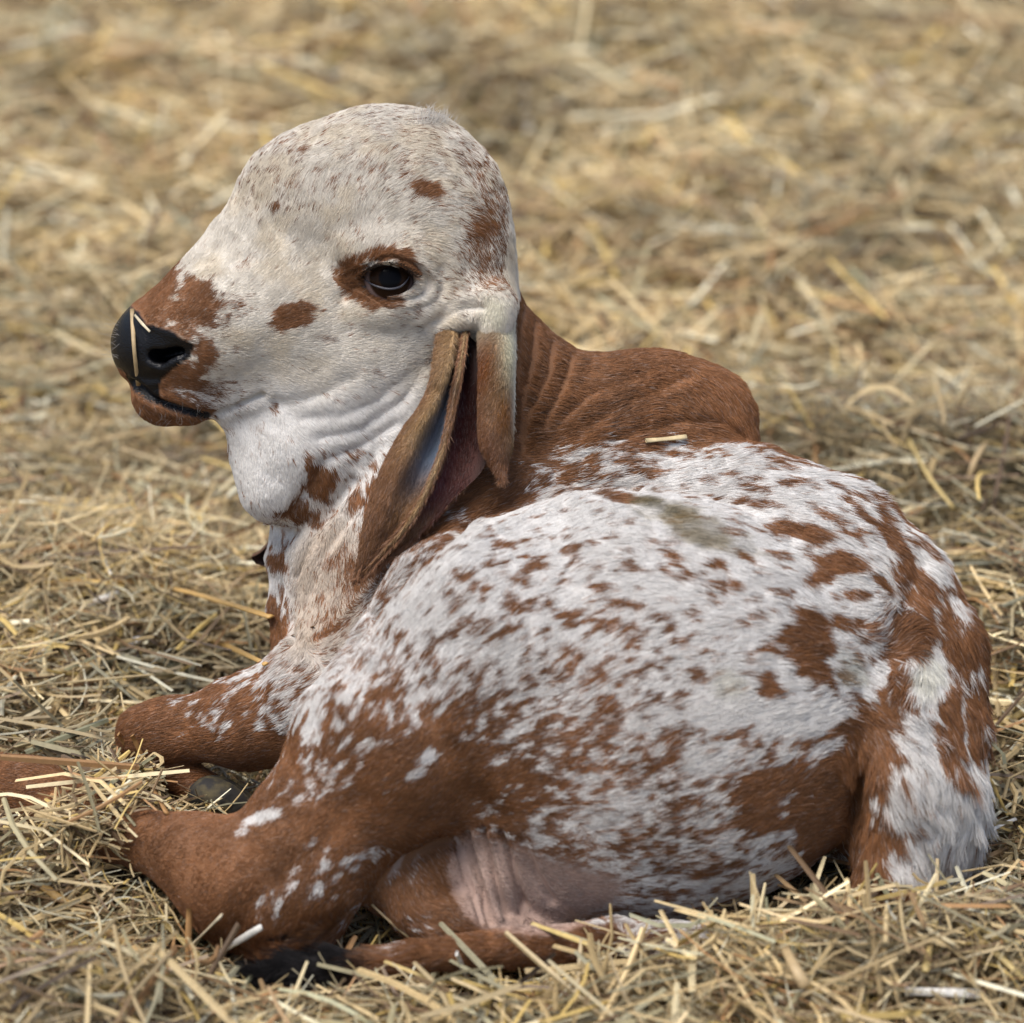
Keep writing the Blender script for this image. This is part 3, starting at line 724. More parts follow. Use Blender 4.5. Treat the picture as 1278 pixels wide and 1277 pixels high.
def make_fur(name, roots, dirs, normals, length, lift, colour, radius, parent, seg=4, clump=None, mat=None):
    """hair curves; everything in camera-aligned px, converted to metres here"""
    n = len(roots)
    d = dirs - (dirs * normals).sum(1, keepdims=True) * normals
    d /= np.linalg.norm(d, axis=1, keepdims=True) + 1e-6
    pts = np.zeros((n, seg, 3))
    for i in range(seg):
        t = i / (seg - 1)
        up = lift * (t * 1.0 - 0.45 * t * t)
        pts[:, i] = roots + d * (length * t)[:, None] + normals * (length * up - 0.6)[:, None]
    if clump is not None:
        for i in range(1, seg):
            t = i / (seg - 1)
            pts[:, i] += clump * (length * t * t)[:, None]
    W = to_world(pts.reshape(-1, 3)) - BASE
    hc = bpy.data.hair_curves.new(name)
    hc.add_curves([seg] * n)
    hc.attributes['position'].data.foreach_set('vector', W.astype(np.float32).ravel())
    if 'radius' not in hc.attributes: hc.attributes.new('radius', 'FLOAT', 'POINT')
    rad = (np.array([1, .9, .65, .15]) if seg == 4 else np.linspace(1, .15, seg))[None, :] * radius[:, None] * SC
    hc.attributes['radius'].data.foreach_set('value', rad.astype(np.float32).ravel())
    at = hc.attributes.new('hair_colour', 'FLOAT_COLOR', 'CURVE')
    at.data.foreach_set('color', np.concatenate([colour, np.ones((n, 1))], 1).astype(np.float32).ravel())
    hc.materials.append(mat or M_HAIR)
    o = bpy.data.objects.new(name, hc); COL.objects.link(o); o.parent = parent
    tag(o, kind='stuff')
    return o

NH = 760000
facing = ((CAMC - BV) * BN).sum(1) / np.linalg.norm(CAMC - BV, axis=1)
wt = (0.2 + 0.8 * sstep(-0.45, -0.05, facing)) * (1 - bald * .995)
# more, finer hairs on the head
Xv = BV[:, 0] + 639; Yv = 638.5 - BV[:, 1]
headv = sstep(560, 480, Yv) * sstep(690, 640, Xv)
wt = wt * (1 + 0.9 * headv) * np.where(bald > .35, 0.0, 1.0)
ti, bb = sample_roots(BV, BF, NH, wt)
R0 = (BV[ti] * bb[:, :, None]).sum(1); N0 = (BN[ti] * bb[:, :, None]).sum(1)
N0 /= np.linalg.norm(N0, axis=1, keepdims=True)
hd = (headv[ti] * bb).sum(1)
kv = (KFD[ti] * bb[:, :, None]).sum(1)
D0 = np.stack([kv[:, 0], -kv[:, 1], np.zeros(NH)], 1)
# low frequency wander and tufts
wan = np.stack([fnoise(R0, 30, 50 + i, 2) - .5 for i in range(3)], 1)
D0 = D0 / (np.linalg.norm(D0, axis=1, keepdims=True) + 1e-6) + wan * 0.55 + RNG.normal(0, .10, (NH, 3))
L0 = kv[:, 2] * RNG.uniform(.7, 1.25, NH)
rnd = RNG.random((NH, 2))
belh = np.sqrt(((R0 - BELLY) ** 2 / np.array([110., 85., 110.]) ** 2).sum(1))
L0 = L0 * np.where(belh < 1, .55, 1)
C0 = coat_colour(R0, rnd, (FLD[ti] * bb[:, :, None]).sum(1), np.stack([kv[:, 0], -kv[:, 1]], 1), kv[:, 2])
# black switch at the end of the tail
Xh = R0[:, 0] / (1 + R0[:, 2] / DP) + 639; Yh = 638.5 - R0[:, 1] / (1 + R0[:, 2] / DP)
sw = sstep(490, 445, Xh + RNG.normal(0, 9, NH)) * (Yh > 1176) * (R0[:, 2] < -262) * (Xh > 300)
C0 = C0 * (1 - sw[:, None]) + np.array([.012, .01, .01]) * sw[:, None]
tuft = np.stack([fnoise(R0, 12, 70 + i, 1) - .5 for i in range(3)], 1) * (0.22 + .5 * sstep(20, 28, L0))[:, None]
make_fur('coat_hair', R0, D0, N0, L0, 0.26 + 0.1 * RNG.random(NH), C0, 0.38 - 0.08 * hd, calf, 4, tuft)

# ------------------------------------------------------------------ eyeball
def mat_simple(name, col, rough, coat=0.0, spec=.5):
    m, nt, b = new_mat(name)
    b.inputs['Base Color'].default_value = (*col, 1); b.inputs['Roughness'].default_value = rough
    b.inputs['Coat Weight'].default_value = coat; b.inputs['Specular IOR Level'].default_value = spec
    return m
def uv_ball(c, r, nu=48, nv=24, squash=(1, 1, 1)):
    V = []; Fq = []
    for j in range(nv + 1):
        th = math.pi * j / nv
        for i in range(nu):
            ph = 2 * math.pi * i / nu
            V.append((math.sin(th) * math.cos(ph) * squash[0], math.cos(th) * squash[1], math.sin(th) * math.sin(ph) * squash[2]))
    for j in range(nv):
        for i in range(nu):
            Fq.append((j * nu + i, j * nu + (i + 1) % nu, (j + 1) * nu + (i + 1) % nu, (j + 1) * nu + i))
    return np.array(V) * r + c, np.array(Fq)
rim = []
for (x, y) in catmull([(455, 350), (463, 357), (474, 362.5), (488, 365.5), (501, 363), (509, 356), (513, 349)], 26):
    d = cs(x, y, 0) - EYE; r2 = 35.0 ** 2 - (d[0] - 3) ** 2 - d[1] ** 2
    rim.append([cs(x, y, 0)[0], cs(x, y, 0)[1], EYE[2] + 27 - math.sqrt(max(r2, 60))])
rim = np.array(rim); T_ = np.gradient(rim, axis=0); T_ /= np.linalg.norm(T_, axis=1, keepdims=True)
S_ = np.cross(T_, [0, 0, -1.]); S_ /= np.linalg.norm(S_, axis=1, keepdims=True); N_ = np.cross(S_, T_)
tp_ = np.sin(np.linspace(0.15, math.pi - .15, 26))[:, None]
V = np.stack([rim + (S_ * math.cos(a) + N_ * math.sin(a)) * 1.5 * tp_ for a in np.linspace(0, 2 * math.pi, 10, endpoint=False)], 1)
ix = np.arange(260).reshape(26, 10)
f_ = np.stack([ix[:-1], np.roll(ix, -1, 1)[:-1], np.roll(ix, -1, 1)[1:], ix[1:]], -1).reshape(-1, 4)
mesh_obj('eyelid_rim', to_world(V.reshape(-1, 3)) - BASE, f_, mat_simple('wet_lid', (.05, .05, .06), .25, 0, .4), calf)
M_EYE, nt_, b_ = new_mat('eye_black')
b_.inputs['Base Color'].default_value = (.006, .006, .009, 1); b_.inputs['Roughness'].default_value = .06
b_.inputs['Specular IOR Level'].default_value = .05
a_ = nt_.nodes.new('ShaderNodeAttribute'); a_.attribute_name = 'iris'; nt_.links.new(a_.outputs['Color'], b_.inputs['Base Color'])
V, Fq = uv_ball(EYE + np.array([3, 0, 28.]), 34, 96, 64)
ax = V - (EYE + np.array([3, 0, 28.])); ax /= np.linalg.norm(ax, axis=1, keepdims=True)
off_ = np.degrees(np.arccos(np.clip(ax @ (np.array([.06, .03, -1]) / 1.002), -1, 1)))
ic = np.tile([.004, .004, .005], (len(V), 1)) * (1 - sstep(22, 26, off_))[:, None] + np.array([.022, .011, .006]) * sstep(22, 26, off_)[:, None]
ic = ic * (1 - sstep(46, 52, off_))[:, None] + np.array([.16, .11, .10]) * sstep(46, 52, off_)[:, None]
mesh_obj('eyeball', to_world(V) - BASE, Fq, M_EYE, calf, True, {'iris': np.concatenate([ic, np.ones((len(V), 1))], 1)})


# ------------------------------------------------------------------ ears: curled sheets with real thickness
def ear_sheet(rows, cols, nr, nc, thick):
    """rows: list of lists of (x, y, w); cols: colour grid of the same shape -> closed slab"""
    P = np.array([[cs(*p) for p in r] for r in rows]); Cc = np.array(cols, float)
    P = catmull(P, nr); P = catmull(P.transpose(1, 0, 2), nc).transpose(1, 0, 2)
    Cc = catmull(Cc, nr); Cc = np.clip(catmull(Cc.transpose(1, 0, 2), nc).transpose(1, 0, 2), 0, 1)
    P[..., 2] += (fnoise(P.reshape(-1, 3), 30, 201, 2).reshape(nr, nc) - .5) * 6
    du = np.gradient(P, axis=0); dv = np.gradient(P, axis=1)
    N = np.cross(dv, du); N /= np.linalg.norm(N, axis=-1, keepdims=True) + 1e-9
    if N[..., 2].mean() > 0: N = -N                     # front = towards the viewer
    th = np.full((nr, nc), thick); th[:, 0] *= .3; th[:, -1] *= .3; th[-1] *= .3
    A = P; Bk = P - N * th[..., None]
    V = np.concatenate([A.reshape(-1, 3), Bk.reshape(-1, 3)])
    ix = np.arange(nr * nc).reshape(nr, nc); o = nr * nc
    f = np.stack([ix[:-1, :-1], ix[:-1, 1:], ix[1:, 1:], ix[1:, :-1]], -1).reshape(-1, 4)
    fs = [f, f[:, ::-1] + o]
    for e in (ix[0], ix[-1], ix[:, 0], ix[:, -1]):
        fs.append(np.stack([e[:-1], e[1:], e[1:] + o, e[:-1] + o], -1))
    colb = Cc.copy(); colb[..., :3] = np.array([.30, .15, .075])
    C = np.concatenate([Cc.reshape(-1, 4), colb.reshape(-1, 4)])
    return V, np.concatenate(fs), C, N

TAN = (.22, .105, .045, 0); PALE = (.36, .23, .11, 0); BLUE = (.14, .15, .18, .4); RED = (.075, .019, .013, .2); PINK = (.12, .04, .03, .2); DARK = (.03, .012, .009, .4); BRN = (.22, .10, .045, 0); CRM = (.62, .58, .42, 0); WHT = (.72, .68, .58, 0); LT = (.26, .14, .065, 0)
B = -112
rowsA = [
 [(556, 398, -15), (550, 400, -28), (568, 394, -34), (576, 398, -30), (584, 394, -30), (594, 398, -20), (606, 400, -14)],
 [(556, 458, -60), (541, 460, -92), (560, 450, -108), (568, 458, -88), (576, 448, -98), (590, 458, -62), (614, 462, -48)],
 [(545, 505, -62), (526, 503, -98), (545, 497, -118), (555, 507, -92), (567, 497, -104), (588, 508, -64), (616, 512, -50)],
 [(522, 545, -70), (502, 538, -104), (523, 535, -128), (540, 548, -96), (559, 537, -112), (582, 548, -72), (612, 556, -60)],
 [(498, 585, -74), (479, 580, -106), (503, 577, -134), (528, 582, -108), (549, 572, -120), (572, 584, -90), (600, 590, -74)],
 [(478, 628, -80), (462, 626, -110), (482, 626, -132), (508, 628, -122), (530, 618, -124), (548, 622, -106), (566, 622, -92)],
 [(464, 668, -88), (452, 666, -112), (468, 668, -126), (486, 670, -124), (504, 660, -124), (520, 662, -112), (534, 656, -98)],
 [(455, 700, -92), (447, 698, -108), (455, 702, -114), (464, 700, -116), (474, 693, -116), (486, 690, -110), (496, 684, -100)],
 [(444, 722, -100), (441, 722, -104), (444, 724, -106), (447, 722, -106), (450, 719, -106), (454, 716, -104), (458, 712, -100)]]
colsA = [
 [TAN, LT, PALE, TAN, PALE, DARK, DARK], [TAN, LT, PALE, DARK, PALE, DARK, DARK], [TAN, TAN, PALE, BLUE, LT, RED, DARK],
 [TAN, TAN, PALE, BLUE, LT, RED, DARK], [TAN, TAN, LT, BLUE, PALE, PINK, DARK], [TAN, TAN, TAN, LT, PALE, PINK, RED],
 [TAN, TAN, TAN, TAN, PALE, LT, PINK], [TAN, TAN, TAN, TAN, LT, LT, LT], [TAN] * 7]
rowsB = [
 [(596, 388, -10), (600, 384, -24), (618, 378, -34), (634, 380, -24), (640, 384, 0)],
 [(600, 442, -48), (600, 440, -82), (617, 436, -98), (634, 438, -84), (642, 440, -42)],
 [(604, 500, -50), (598, 500, -88), (615, 502, -106), (634, 500, -92), (641, 502, -50)],
 [(606, 545, -54), (599, 548, -88), (616, 550, -106), (634, 548, -92), (639, 550, -58)],
 [(612, 572, -62), (608, 574, -86), (620, 578, -100), (632, 574, -88), (634, 575, -64)],
 [(624, 597, -84), (624, 598, -92), (627, 601, -100), (630, 598, -96), (630, 597, -86)]]
colsB = [
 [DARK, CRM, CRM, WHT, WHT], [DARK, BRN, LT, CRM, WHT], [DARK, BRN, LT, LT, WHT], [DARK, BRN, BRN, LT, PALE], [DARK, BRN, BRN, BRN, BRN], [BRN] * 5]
def refine(rows, cols):
    R, K = [], []
    for r, c in zip(rows, cols):
        r = [np.array(q, float) for q in r]; c = [np.array(q, float) for q in c]
        for q in (3, 5): r[q][2] += 12
        r[2][2] += 7; r[4][2] += 4
        m23 = r[2] * .45 + r[3] * .55; m34 = r[3] * .3 + r[4] * .7; m34[2] = r[3][2] * .6 + r[4][2] * .4
        m45 = r[4] * .72 + r[5] * .28; m45[2] = r[4][2] * .5 + r[5][2] * .5
        R.append([tuple(q) for q in (r[0], r[1], r[2], m23, r[3], m34, r[4], m45, r[5], r[6])])
        K.append([c[0], c[1], c[2], c[2] * .35 + c[3] * .65, c[3], c[3], c[4], c[5], c[5], c[6]])
    return R, K
def build_ear(sheets, nm):
    VV = []; FF = []; CC = []; NN = []; off = 0; RR = []
    for rows, cols, nr, nc in sheets:
        V, f, C, N = ear_sheet(rows, cols, nr, nc, 5.0)
        VV.append(V); FF.append(f + off); CC.append(C); off += len(V)
    V = np.concatenate(VV); f = np.concatenate(FF); C = np.concatenate(CC)
    o = mesh_obj(nm, to_world(V) - BASE, f, M_SKIN, calf, True, {'coat': C})
    return V, f, C, o
rowsA2, colsA2 = refine(rowsA, colsA)
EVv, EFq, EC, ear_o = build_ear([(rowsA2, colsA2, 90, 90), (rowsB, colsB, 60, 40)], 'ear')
far = [[(500, 440, 130), (530, 430, 160), (560, 440, 150)], [(440, 520, 150), (480, 520, 185), (520, 530, 165)], [(375, 600, 160), (410, 620, 195), (440, 640, 175)], [(336, 678, 165), (352, 688, 190), (365, 703, 178)], [(314, 696, 172), (316, 700, 176), (320, 704, 178)]]
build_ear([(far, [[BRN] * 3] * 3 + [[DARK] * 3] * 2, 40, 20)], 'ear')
def ear_fur(V, f, C, n):
    N = vnormals(V, f)
    # orientation: each slab side points out of the slab
    wt = (1 - sstep(.1, .35, C[:, 3]))
    ti, b = sample_roots(V, f, n, wt * 1.0 + .03)
    R = (V[ti] * b[:, :, None]).sum(1); Nn = (N[ti] * b[:, :, None]).sum(1); Nn /= np.linalg.norm(Nn, axis=1, keepdims=True) + 1e-9
    Cc = (C[ti] * b[:, :, None]).sum(1)[:, :3]
    Cc = Cc * RNG.uniform(.7, 1.3, (n, 1)) + RNG.random((n, 1)) ** 4 * .1
    D = np.tile([-.35, -1., 0.], (n, 1)) + RNG.normal(0, .25, (n, 3))
    make_fur('ear_hair', R, D, Nn, RNG.uniform(6, 12, n), .3 + .25 * RNG.random(n), np.clip(Cc, 0, 1), np.full(n, .30), calf, 4)
ear_fur(EVv, EFq, EC, 85000)
print('ears', time.time() - T0)


# ------------------------------------------------------------------ lashes, whiskers, crown tuft: sparse long hairs
def free_hairs(name, roots, tips, bend, rad, col):
    n = len(roots); seg = 6
    pts = np.zeros((n, seg, 3))
    for i in range(seg):
        t = i / (seg - 1)
        pts[:, i] = roots * (1 - t) + tips * t + bend * (4 * t * (1 - t))
    W = to_world(pts.reshape(-1, 3)) - BASE
    hc = bpy.data.hair_curves.new(name); hc.add_curves([seg] * n)
    hc.attributes['position'].data.foreach_set('vector', W.astype(np.float32).ravel())
    hc.attributes.new('radius', 'FLOAT', 'POINT')
    hc.attributes['radius'].data.foreach_set('value', (np.linspace(1, .2, seg)[None] * rad * SC * np.ones((n, 1))).astype(np.float32).ravel())
    at = hc.attributes.new('hair_colour', 'FLOAT_COLOR', 'CURVE')
    at.data.foreach_set('color', np.concatenate([col, np.ones((n, 1))], 1).astype(np.float32).ravel())
    hc.materials.append(M_HAIR)
    o = bpy.data.objects.new(name, hc); COL.objects.link(o); o.parent = calf; tag(o, kind='stuff')
rt = []; tp = []
for k in range(70):
    t = k / 69; x = 452 + 66 * t; y = 347 - 20 * math.sin(math.pi * min(1, t * 1.02)) ** .8
    h = hit(x + RNG.normal(0, 1), y - 3)
    if h is None: continue
    rt.append(h + [0, 0, 2]); tp.append(h + [(t - .35) * 16 + RNG.normal(0, 1.5), -3 + RNG.normal(0, 2) + 3 * t, -17 + RNG.normal(0, 2)])
rt = np.array(rt); tp = np.array(tp)
free_hairs('eyelashes', rt, tp, np.tile([0, -3., -1.], (len(rt), 1)), .62, np.tile([.02, .012, .008], (len(rt), 1)))
rt = []; tp = []
for k in range(60):
    if k < 22:
        x, y = RNG.uniform(142, 149), RNG.uniform(395, 450); d = np.array([-1, RNG.normal(.15, .3), RNG.normal(.1, .25)])
    else:
        x, y = RNG.uniform(165, 265), RNG.uniform(500, 528); d = np.array([RNG.normal(-.4, .4), -1, RNG.normal(0, .6)])
    h = hit(x, y)
    if h is None: continue
    rt.append(h); tp.append(h + d / np.linalg.norm(d) * (RNG.uniform(22, 42) if k < 22 else RNG.uniform(8, 24)))
rt = np.array(rt); tp = np.array(tp)
free_hairs('whiskers', rt, tp, RNG.normal(0, 2.5, (len(rt), 3)), .15, RNG.uniform(.2, .5, (len(rt), 1)) * np.array([1, .93, .85]))
rt = []; tp = []
for k in range(420):
    x, y = RNG.normal(548, 16), RNG.uniform(139, 158)
    h = hit(x, y)
    if h is None: continue
    rt.append(h); tp.append(h + np.array([RNG.normal(5, 5), RNG.uniform(4, 17), RNG.normal(-2, 5)]))
rt = np.array(rt); tp = np.array(tp)
free_hairs('crown_tuft', rt, tp, RNG.normal(0, 2, (len(rt), 3)), .32, RNG.uniform(.45, .75, (len(rt), 1)) * np.array([1, .94, .85]))

# ------------------------------------------------------------------ hoof of the folded foreleg
def hoof(c, r, ang):
    for sgn in (-1, 1):
        V, Fq = uv_ball(np.zeros(3), 1, 28, 18)
        taper = 1 - .28 * np.clip(V[:, :1], -1, 1)
        V = V * np.array([1, 1, 1.]) ; V[:, 1:2] *= taper; V[:, 2:3] *= taper
        V[:, 0] *= r[0]; V[:, 1] *= r[1]; V[:, 2] *= r[2] * .52
        V[:, 2] += sgn * r[2] * .5
        V += (fnoise(V * 1.0, 9, 301, 2)[:, None] - .5) * 2.4
        a = math.radians(ang)
        V = np.stack([V[:, 0] * math.cos(a) - V[:, 1] * math.sin(a), V[:, 0] * math.sin(a) + V[:, 1] * math.cos(a), V[:, 2]], 1)
        mesh_obj('hoof', to_world(V + c) - BASE, Fq, M_HOOF, calf)
M_HOOF, nt_, b_ = new_mat('hoof_horn')
n_ = nt_.nodes.new('ShaderNodeTexNoise'); n_.inputs['Scale'].default_value = 110; n_.inputs['Detail'].default_value = 5
tc_ = nt_.nodes.new('ShaderNodeTexCoord'); nt_.links.new(tc_.outputs['Object'], n_.inputs['Vector'])
cr_ = nt_.nodes.new('ShaderNodeValToRGB'); cr_.color_ramp.elements[0].position = .42; cr_.color_ramp.elements[0].color = (.012, .010, .008, 1)
cr_.color_ramp.elements[1].position = .68; cr_.color_ramp.elements[1].color = (.085, .065, .025, 1)
nt_.links.new(n_.outputs['Fac'], cr_.inputs[0]); nt_.links.new(cr_.outputs[0], b_.inputs['Base Color']); b_.inputs['Roughness'].default_value = .8
hoof(cs(278, 1000, 10), (44, 27, 46), -14)

# ------------------------------------------------------------------ ground terrain
def height(x, y):
    """ground height in metres at world x, y"""
    P = np.stack([x, y, np.zeros_like(x)], -1)
    h = (fnoise(P, 0.28, 81, 3) - 0.5) * 0.075 + (fnoise(P, 0.9, 85, 2) - .5) * 0.06
    near = np.exp(-((x - BASE[0]) ** 2 / 0.36 ** 2 + (y - BASE[1] - .05) ** 2 / 0.30 ** 2) ** 2)
    h = h * (1 - near * .9) - 0.034 * near
    def bump(px, py, sx, sy, a):
        c = ground_pt(px, py)
        return a * np.exp(-((x - c[0]) / sx) ** 2 - ((y - c[1]) / sy) ** 2)
    h = h + bump(1000, 1250, .15, .06, .045) + bump(1230, 1200, .10, .08, .02) + bump(1300, 860, .08, .14, .04) - bump(520, 1200, .22, .06, .042) + bump(140, 1092, .04, .04, .045)
    h = h + bump(80, 1150, .12, .07, .02)  + bump(140, 1010, .05, .03, .035) + bump(1150, 650, .20, .10, .085) + bump(90, 790, .20, .13, .06)
    return h
def ground_pt(px, py, z=0.0):
    c = cs(px, py, 0); o = TV - FV * DIST
    d = to_world(c) - o
    t = (z - o[2]) / d[2]
    return o + d * t

def mat_ground():
    m, nt, b = new_mat('trodden_chaff')
    n = nt.nodes.new('ShaderNodeTexNoise'); n.inputs['Scale'].default_value = 90; n.inputs['Detail'].default_value = 8
    tc = nt.nodes.new('ShaderNodeTexCoord'); nt.links.new(tc.outputs['Object'], n.inputs['Vector'])
    cr = nt.nodes.new('ShaderNodeValToRGB')
    cr.color_ramp.elements[0].position = .3; cr.color_ramp.elements[0].color = (.05, .034, .017, 1)
    cr.color_ramp.elements[1].position = .7; cr.color_ramp.elements[1].color = (.30, .22, .12, 1)
    nt.links.new(n.outputs['Fac'], cr.inputs[0]); nt.links.new(cr.outputs[0], b.inputs['Base Color'])
    b.inputs['Roughness'].default_value = .9
    bp = nt.nodes.new('ShaderNodeBump'); bp.inputs['Distance'].default_value = .004; nt.links.new(n.outputs['Fac'], bp.inputs['Height']); nt.links.new(bp.outputs[0], b.inputs['Normal'])
    return m
# one sheet reaching far: fine in view, coarse outside
gx = np.concatenate([np.linspace(-60, -2.2, 16)[:-1], np.linspace(-2.2, 2.2, 220), np.linspace(2.2, 60, 16)[1:]])
gy = np.concatenate([np.linspace(-20, -1.4, 8)[:-1], np.linspace(-1.4, 4.5, 300), np.linspace(4.5, 80, 20)[1:]])
GX, GY = np.meshgrid(gx, gy, indexing='ij')
GZ = height(GX.ravel(), GY.ravel()) - 0.012
gv = np.stack([GX.ravel(), GY.ravel(), GZ], 1)
ii = np.arange(len(gx) * len(gy)).reshape(len(gx), len(gy))
gf = np.stack([ii[:-1, :-1].ravel(), ii[1:, :-1].ravel(), ii[1:, 1:].ravel(), ii[:-1, 1:].ravel()], 1)
g = mesh_obj('ground', gv, gf, mat_ground()); tag(g, kind='structure')

# ------------------------------------------------------------------ straw
def mat_straw():
    m, nt, b = new_mat('straw')
    a = nt.nodes.new('ShaderNodeAttribute'); a.attribute_name = 'tone'
    n = nt.nodes.new('ShaderNodeTexNoise'); n.inputs['Scale'].default_value = 260; n.inputs['Detail'].default_value = 4
    tc = nt.nodes.new('ShaderNodeTexCoord'); nt.links.new(tc.outputs['Object'], n.inputs['Vector'])
    mr = nt.nodes.new('ShaderNodeMapRange'); mr.inputs['To Min'].default_value = .7; mr.inputs['To Max'].default_value = 1.25
    nt.links.new(n.outputs['Fac'], mr.inputs['Value'])
    mx = nt.nodes.new('ShaderNodeVectorMath'); mx.operation = 'SCALE'
    nt.links.new(a.outputs['Color'], mx.inputs[0]); nt.links.new(mr.outputs[0], mx.inputs['Scale'])
    nt.links.new(mx.outputs[0], b.inputs['Base Color'])
    b.inputs['Roughness'].default_value = .45; b.inputs['Specular IOR Level'].default_value = .4
    out = nt.nodes['Material Output']
    t = nt.nodes.new('ShaderNodeBsdfTranslucent'); nt.links.new(mx.outputs[0], t.inputs['Color'])
    ms = nt.nodes.new('ShaderNodeMixShader'); ms.inputs[0].default_value = .15
    nt.links.new(b.outputs[0], ms.inputs[1]); nt.links.new(t.outputs[0], ms.inputs[2]); nt.links.new(ms.outputs[0], out.inputs[0])
    return m
M_STRAW = mat_straw()
PAL = (lambda a: a * np.array([1.09, 1.12, 1.03]))(np.array([[.60, .45, .26], [.54, .39, .21], [.70, .57, .37], [.46, .33, .18], [.38, .32, .20], [.46, .41, .29], [.64, .45, .17], [.28, .18, .10], [.16, .10, .06], [.80, .73, .58], [.45, .25, .12], [.32, .30, .20]]))
PW = np.array([.17, .15, .13, .12, .06, .06, .07, .08, .08, .05, .05, .02]); PW = PW / PW.sum()

def straw_mesh(cen, az, tilt, L, Wd, col, bend, segs=3, roof=True):
    """ridged ribbons; returns verts, quads, tones"""
    n = len(cen)
    d = np.stack([np.cos(az) * np.cos(tilt), np.sin(az) * np.cos(tilt), np.sin(tilt)], 1)
    up = np.tile([0, 0, 1.0], (n, 1)) + RNG.normal(0, .45, (n, 3))
    sd = np.cross(d, up); sd /= np.linalg.norm(sd, axis=1, keepdims=True) + 1e-9
    nn = np.cross(sd, d)
    bd = RNG.normal(0, 1, n)[:, None] * sd + RNG.normal(0, .5, n)[:, None] * nn
    rows = []
    cols = 3 if roof else 2
    for i in range(segs + 1):
        t = i / segs - .5
        c = cen + d * (L * t)[:, None] + bd * (bend * L * (t * t * 4 - .33) * .5)[:, None]
        wv = Wd * (0.5 if 0 < i < segs else 0.42)
        if roof:
            rows.append(np.stack([c - sd * wv[:, None], c + nn * (wv * .7)[:, None], c + sd * wv[:, None]], 1))
        else:
            rows.append(np.stack([c - sd * wv[:, None], c + sd * wv[:, None]], 1))
    V = np.stack(rows, 1)                       # n, segs+1, cols, 3
    idx = np.arange(n * (segs + 1) * cols).reshape(n, segs + 1, cols)
    Fq = np.stack([idx[:, :-1, :-1], idx[:, :-1, 1:], idx[:, 1:, 1:], idx[:, 1:, :-1]], -1).reshape(-1, 4)
    C = np.repeat(np.concatenate([col, np.ones((n, 1))], 1), (segs + 1) * cols, 0)
    return V.reshape(-1, 3), Fq, C

def inside_body(P, margin=2.0):
    return sdf(to_cs(P)) < margin

def scatter(n, xr, yr, dens=None):
    x = RNG.uniform(*xr, n); y = RNG.uniform(*yr, n)
    return x, y

def build_straw(n, xr, yr, layer, Lr, Wr, segs, roof, tiltsd, seedc, pc=1.25, outer=None):
    x = RNG.uniform(*xr, n); y = RNG.uniform(*yr, n)
    # only keep what the view frustum (with a margin) can reach
    c = to_cs(np.stack([x, y, np.zeros(n)], 1)); s = 1 + c[:, 2] / DP
    keep = (np.abs(c[:, 0] / s) < 860) & (c[:, 1] / s > -900)
    if outer: keep = ~keep
    x, y = x[keep], y[keep]; n = len(x)
    z = height(x, y)
    P3 = np.stack([x, y, np.zeros(n)], 1)
    clump = fnoise(P3, 0.11, seedc, 2)
    z = z + RNG.random(n) ** 1.3 * layer * (0.4 + 1.2 * clump)
    az = RNG.uniform(0, 2 * math.pi, n) * .75 + fnoise(P3, .16, seedc + 5, 1) * 7
    tilt = RNG.normal(0, tiltsd, n)
    L = np.exp(RNG.uniform(math.log(Lr[0]), math.log(Lr[1]), n)); W = np.exp(RNG.uniform(math.log(Wr[0]), math.log(Wr[1]), n))
    cen = np.stack([x, y, z], 1)
    ci = RNG.choice(len(PAL), n, p=PW)
    col = PAL[ci] * RNG.uniform(.6, 1.2, (n, 1)) * (.86 if seedc < 120 else 1.12)
    patch = fnoise(P3, .13, seedc + 9, 2)[:, None]
    col = col * (0.92 - pc * .5 + pc * patch)
    # drop what would stab the calf
    d = np.stack([np.cos(az) * np.cos(tilt), np.sin(az) * np.cos(tilt), np.sin(tilt)], 1)
    bad = np.zeros(n, bool)
    for t in (-.5, -.25, 0, .25, .5):
        bad |= inside_body(cen + d * (L * t)[:, None], 1.0)
    k = ~bad
    return straw_mesh(cen[k], az[k], tilt[k], L[k], W[k], col[k], RNG.random(k.sum()) ** 2 * .5, segs, roof)

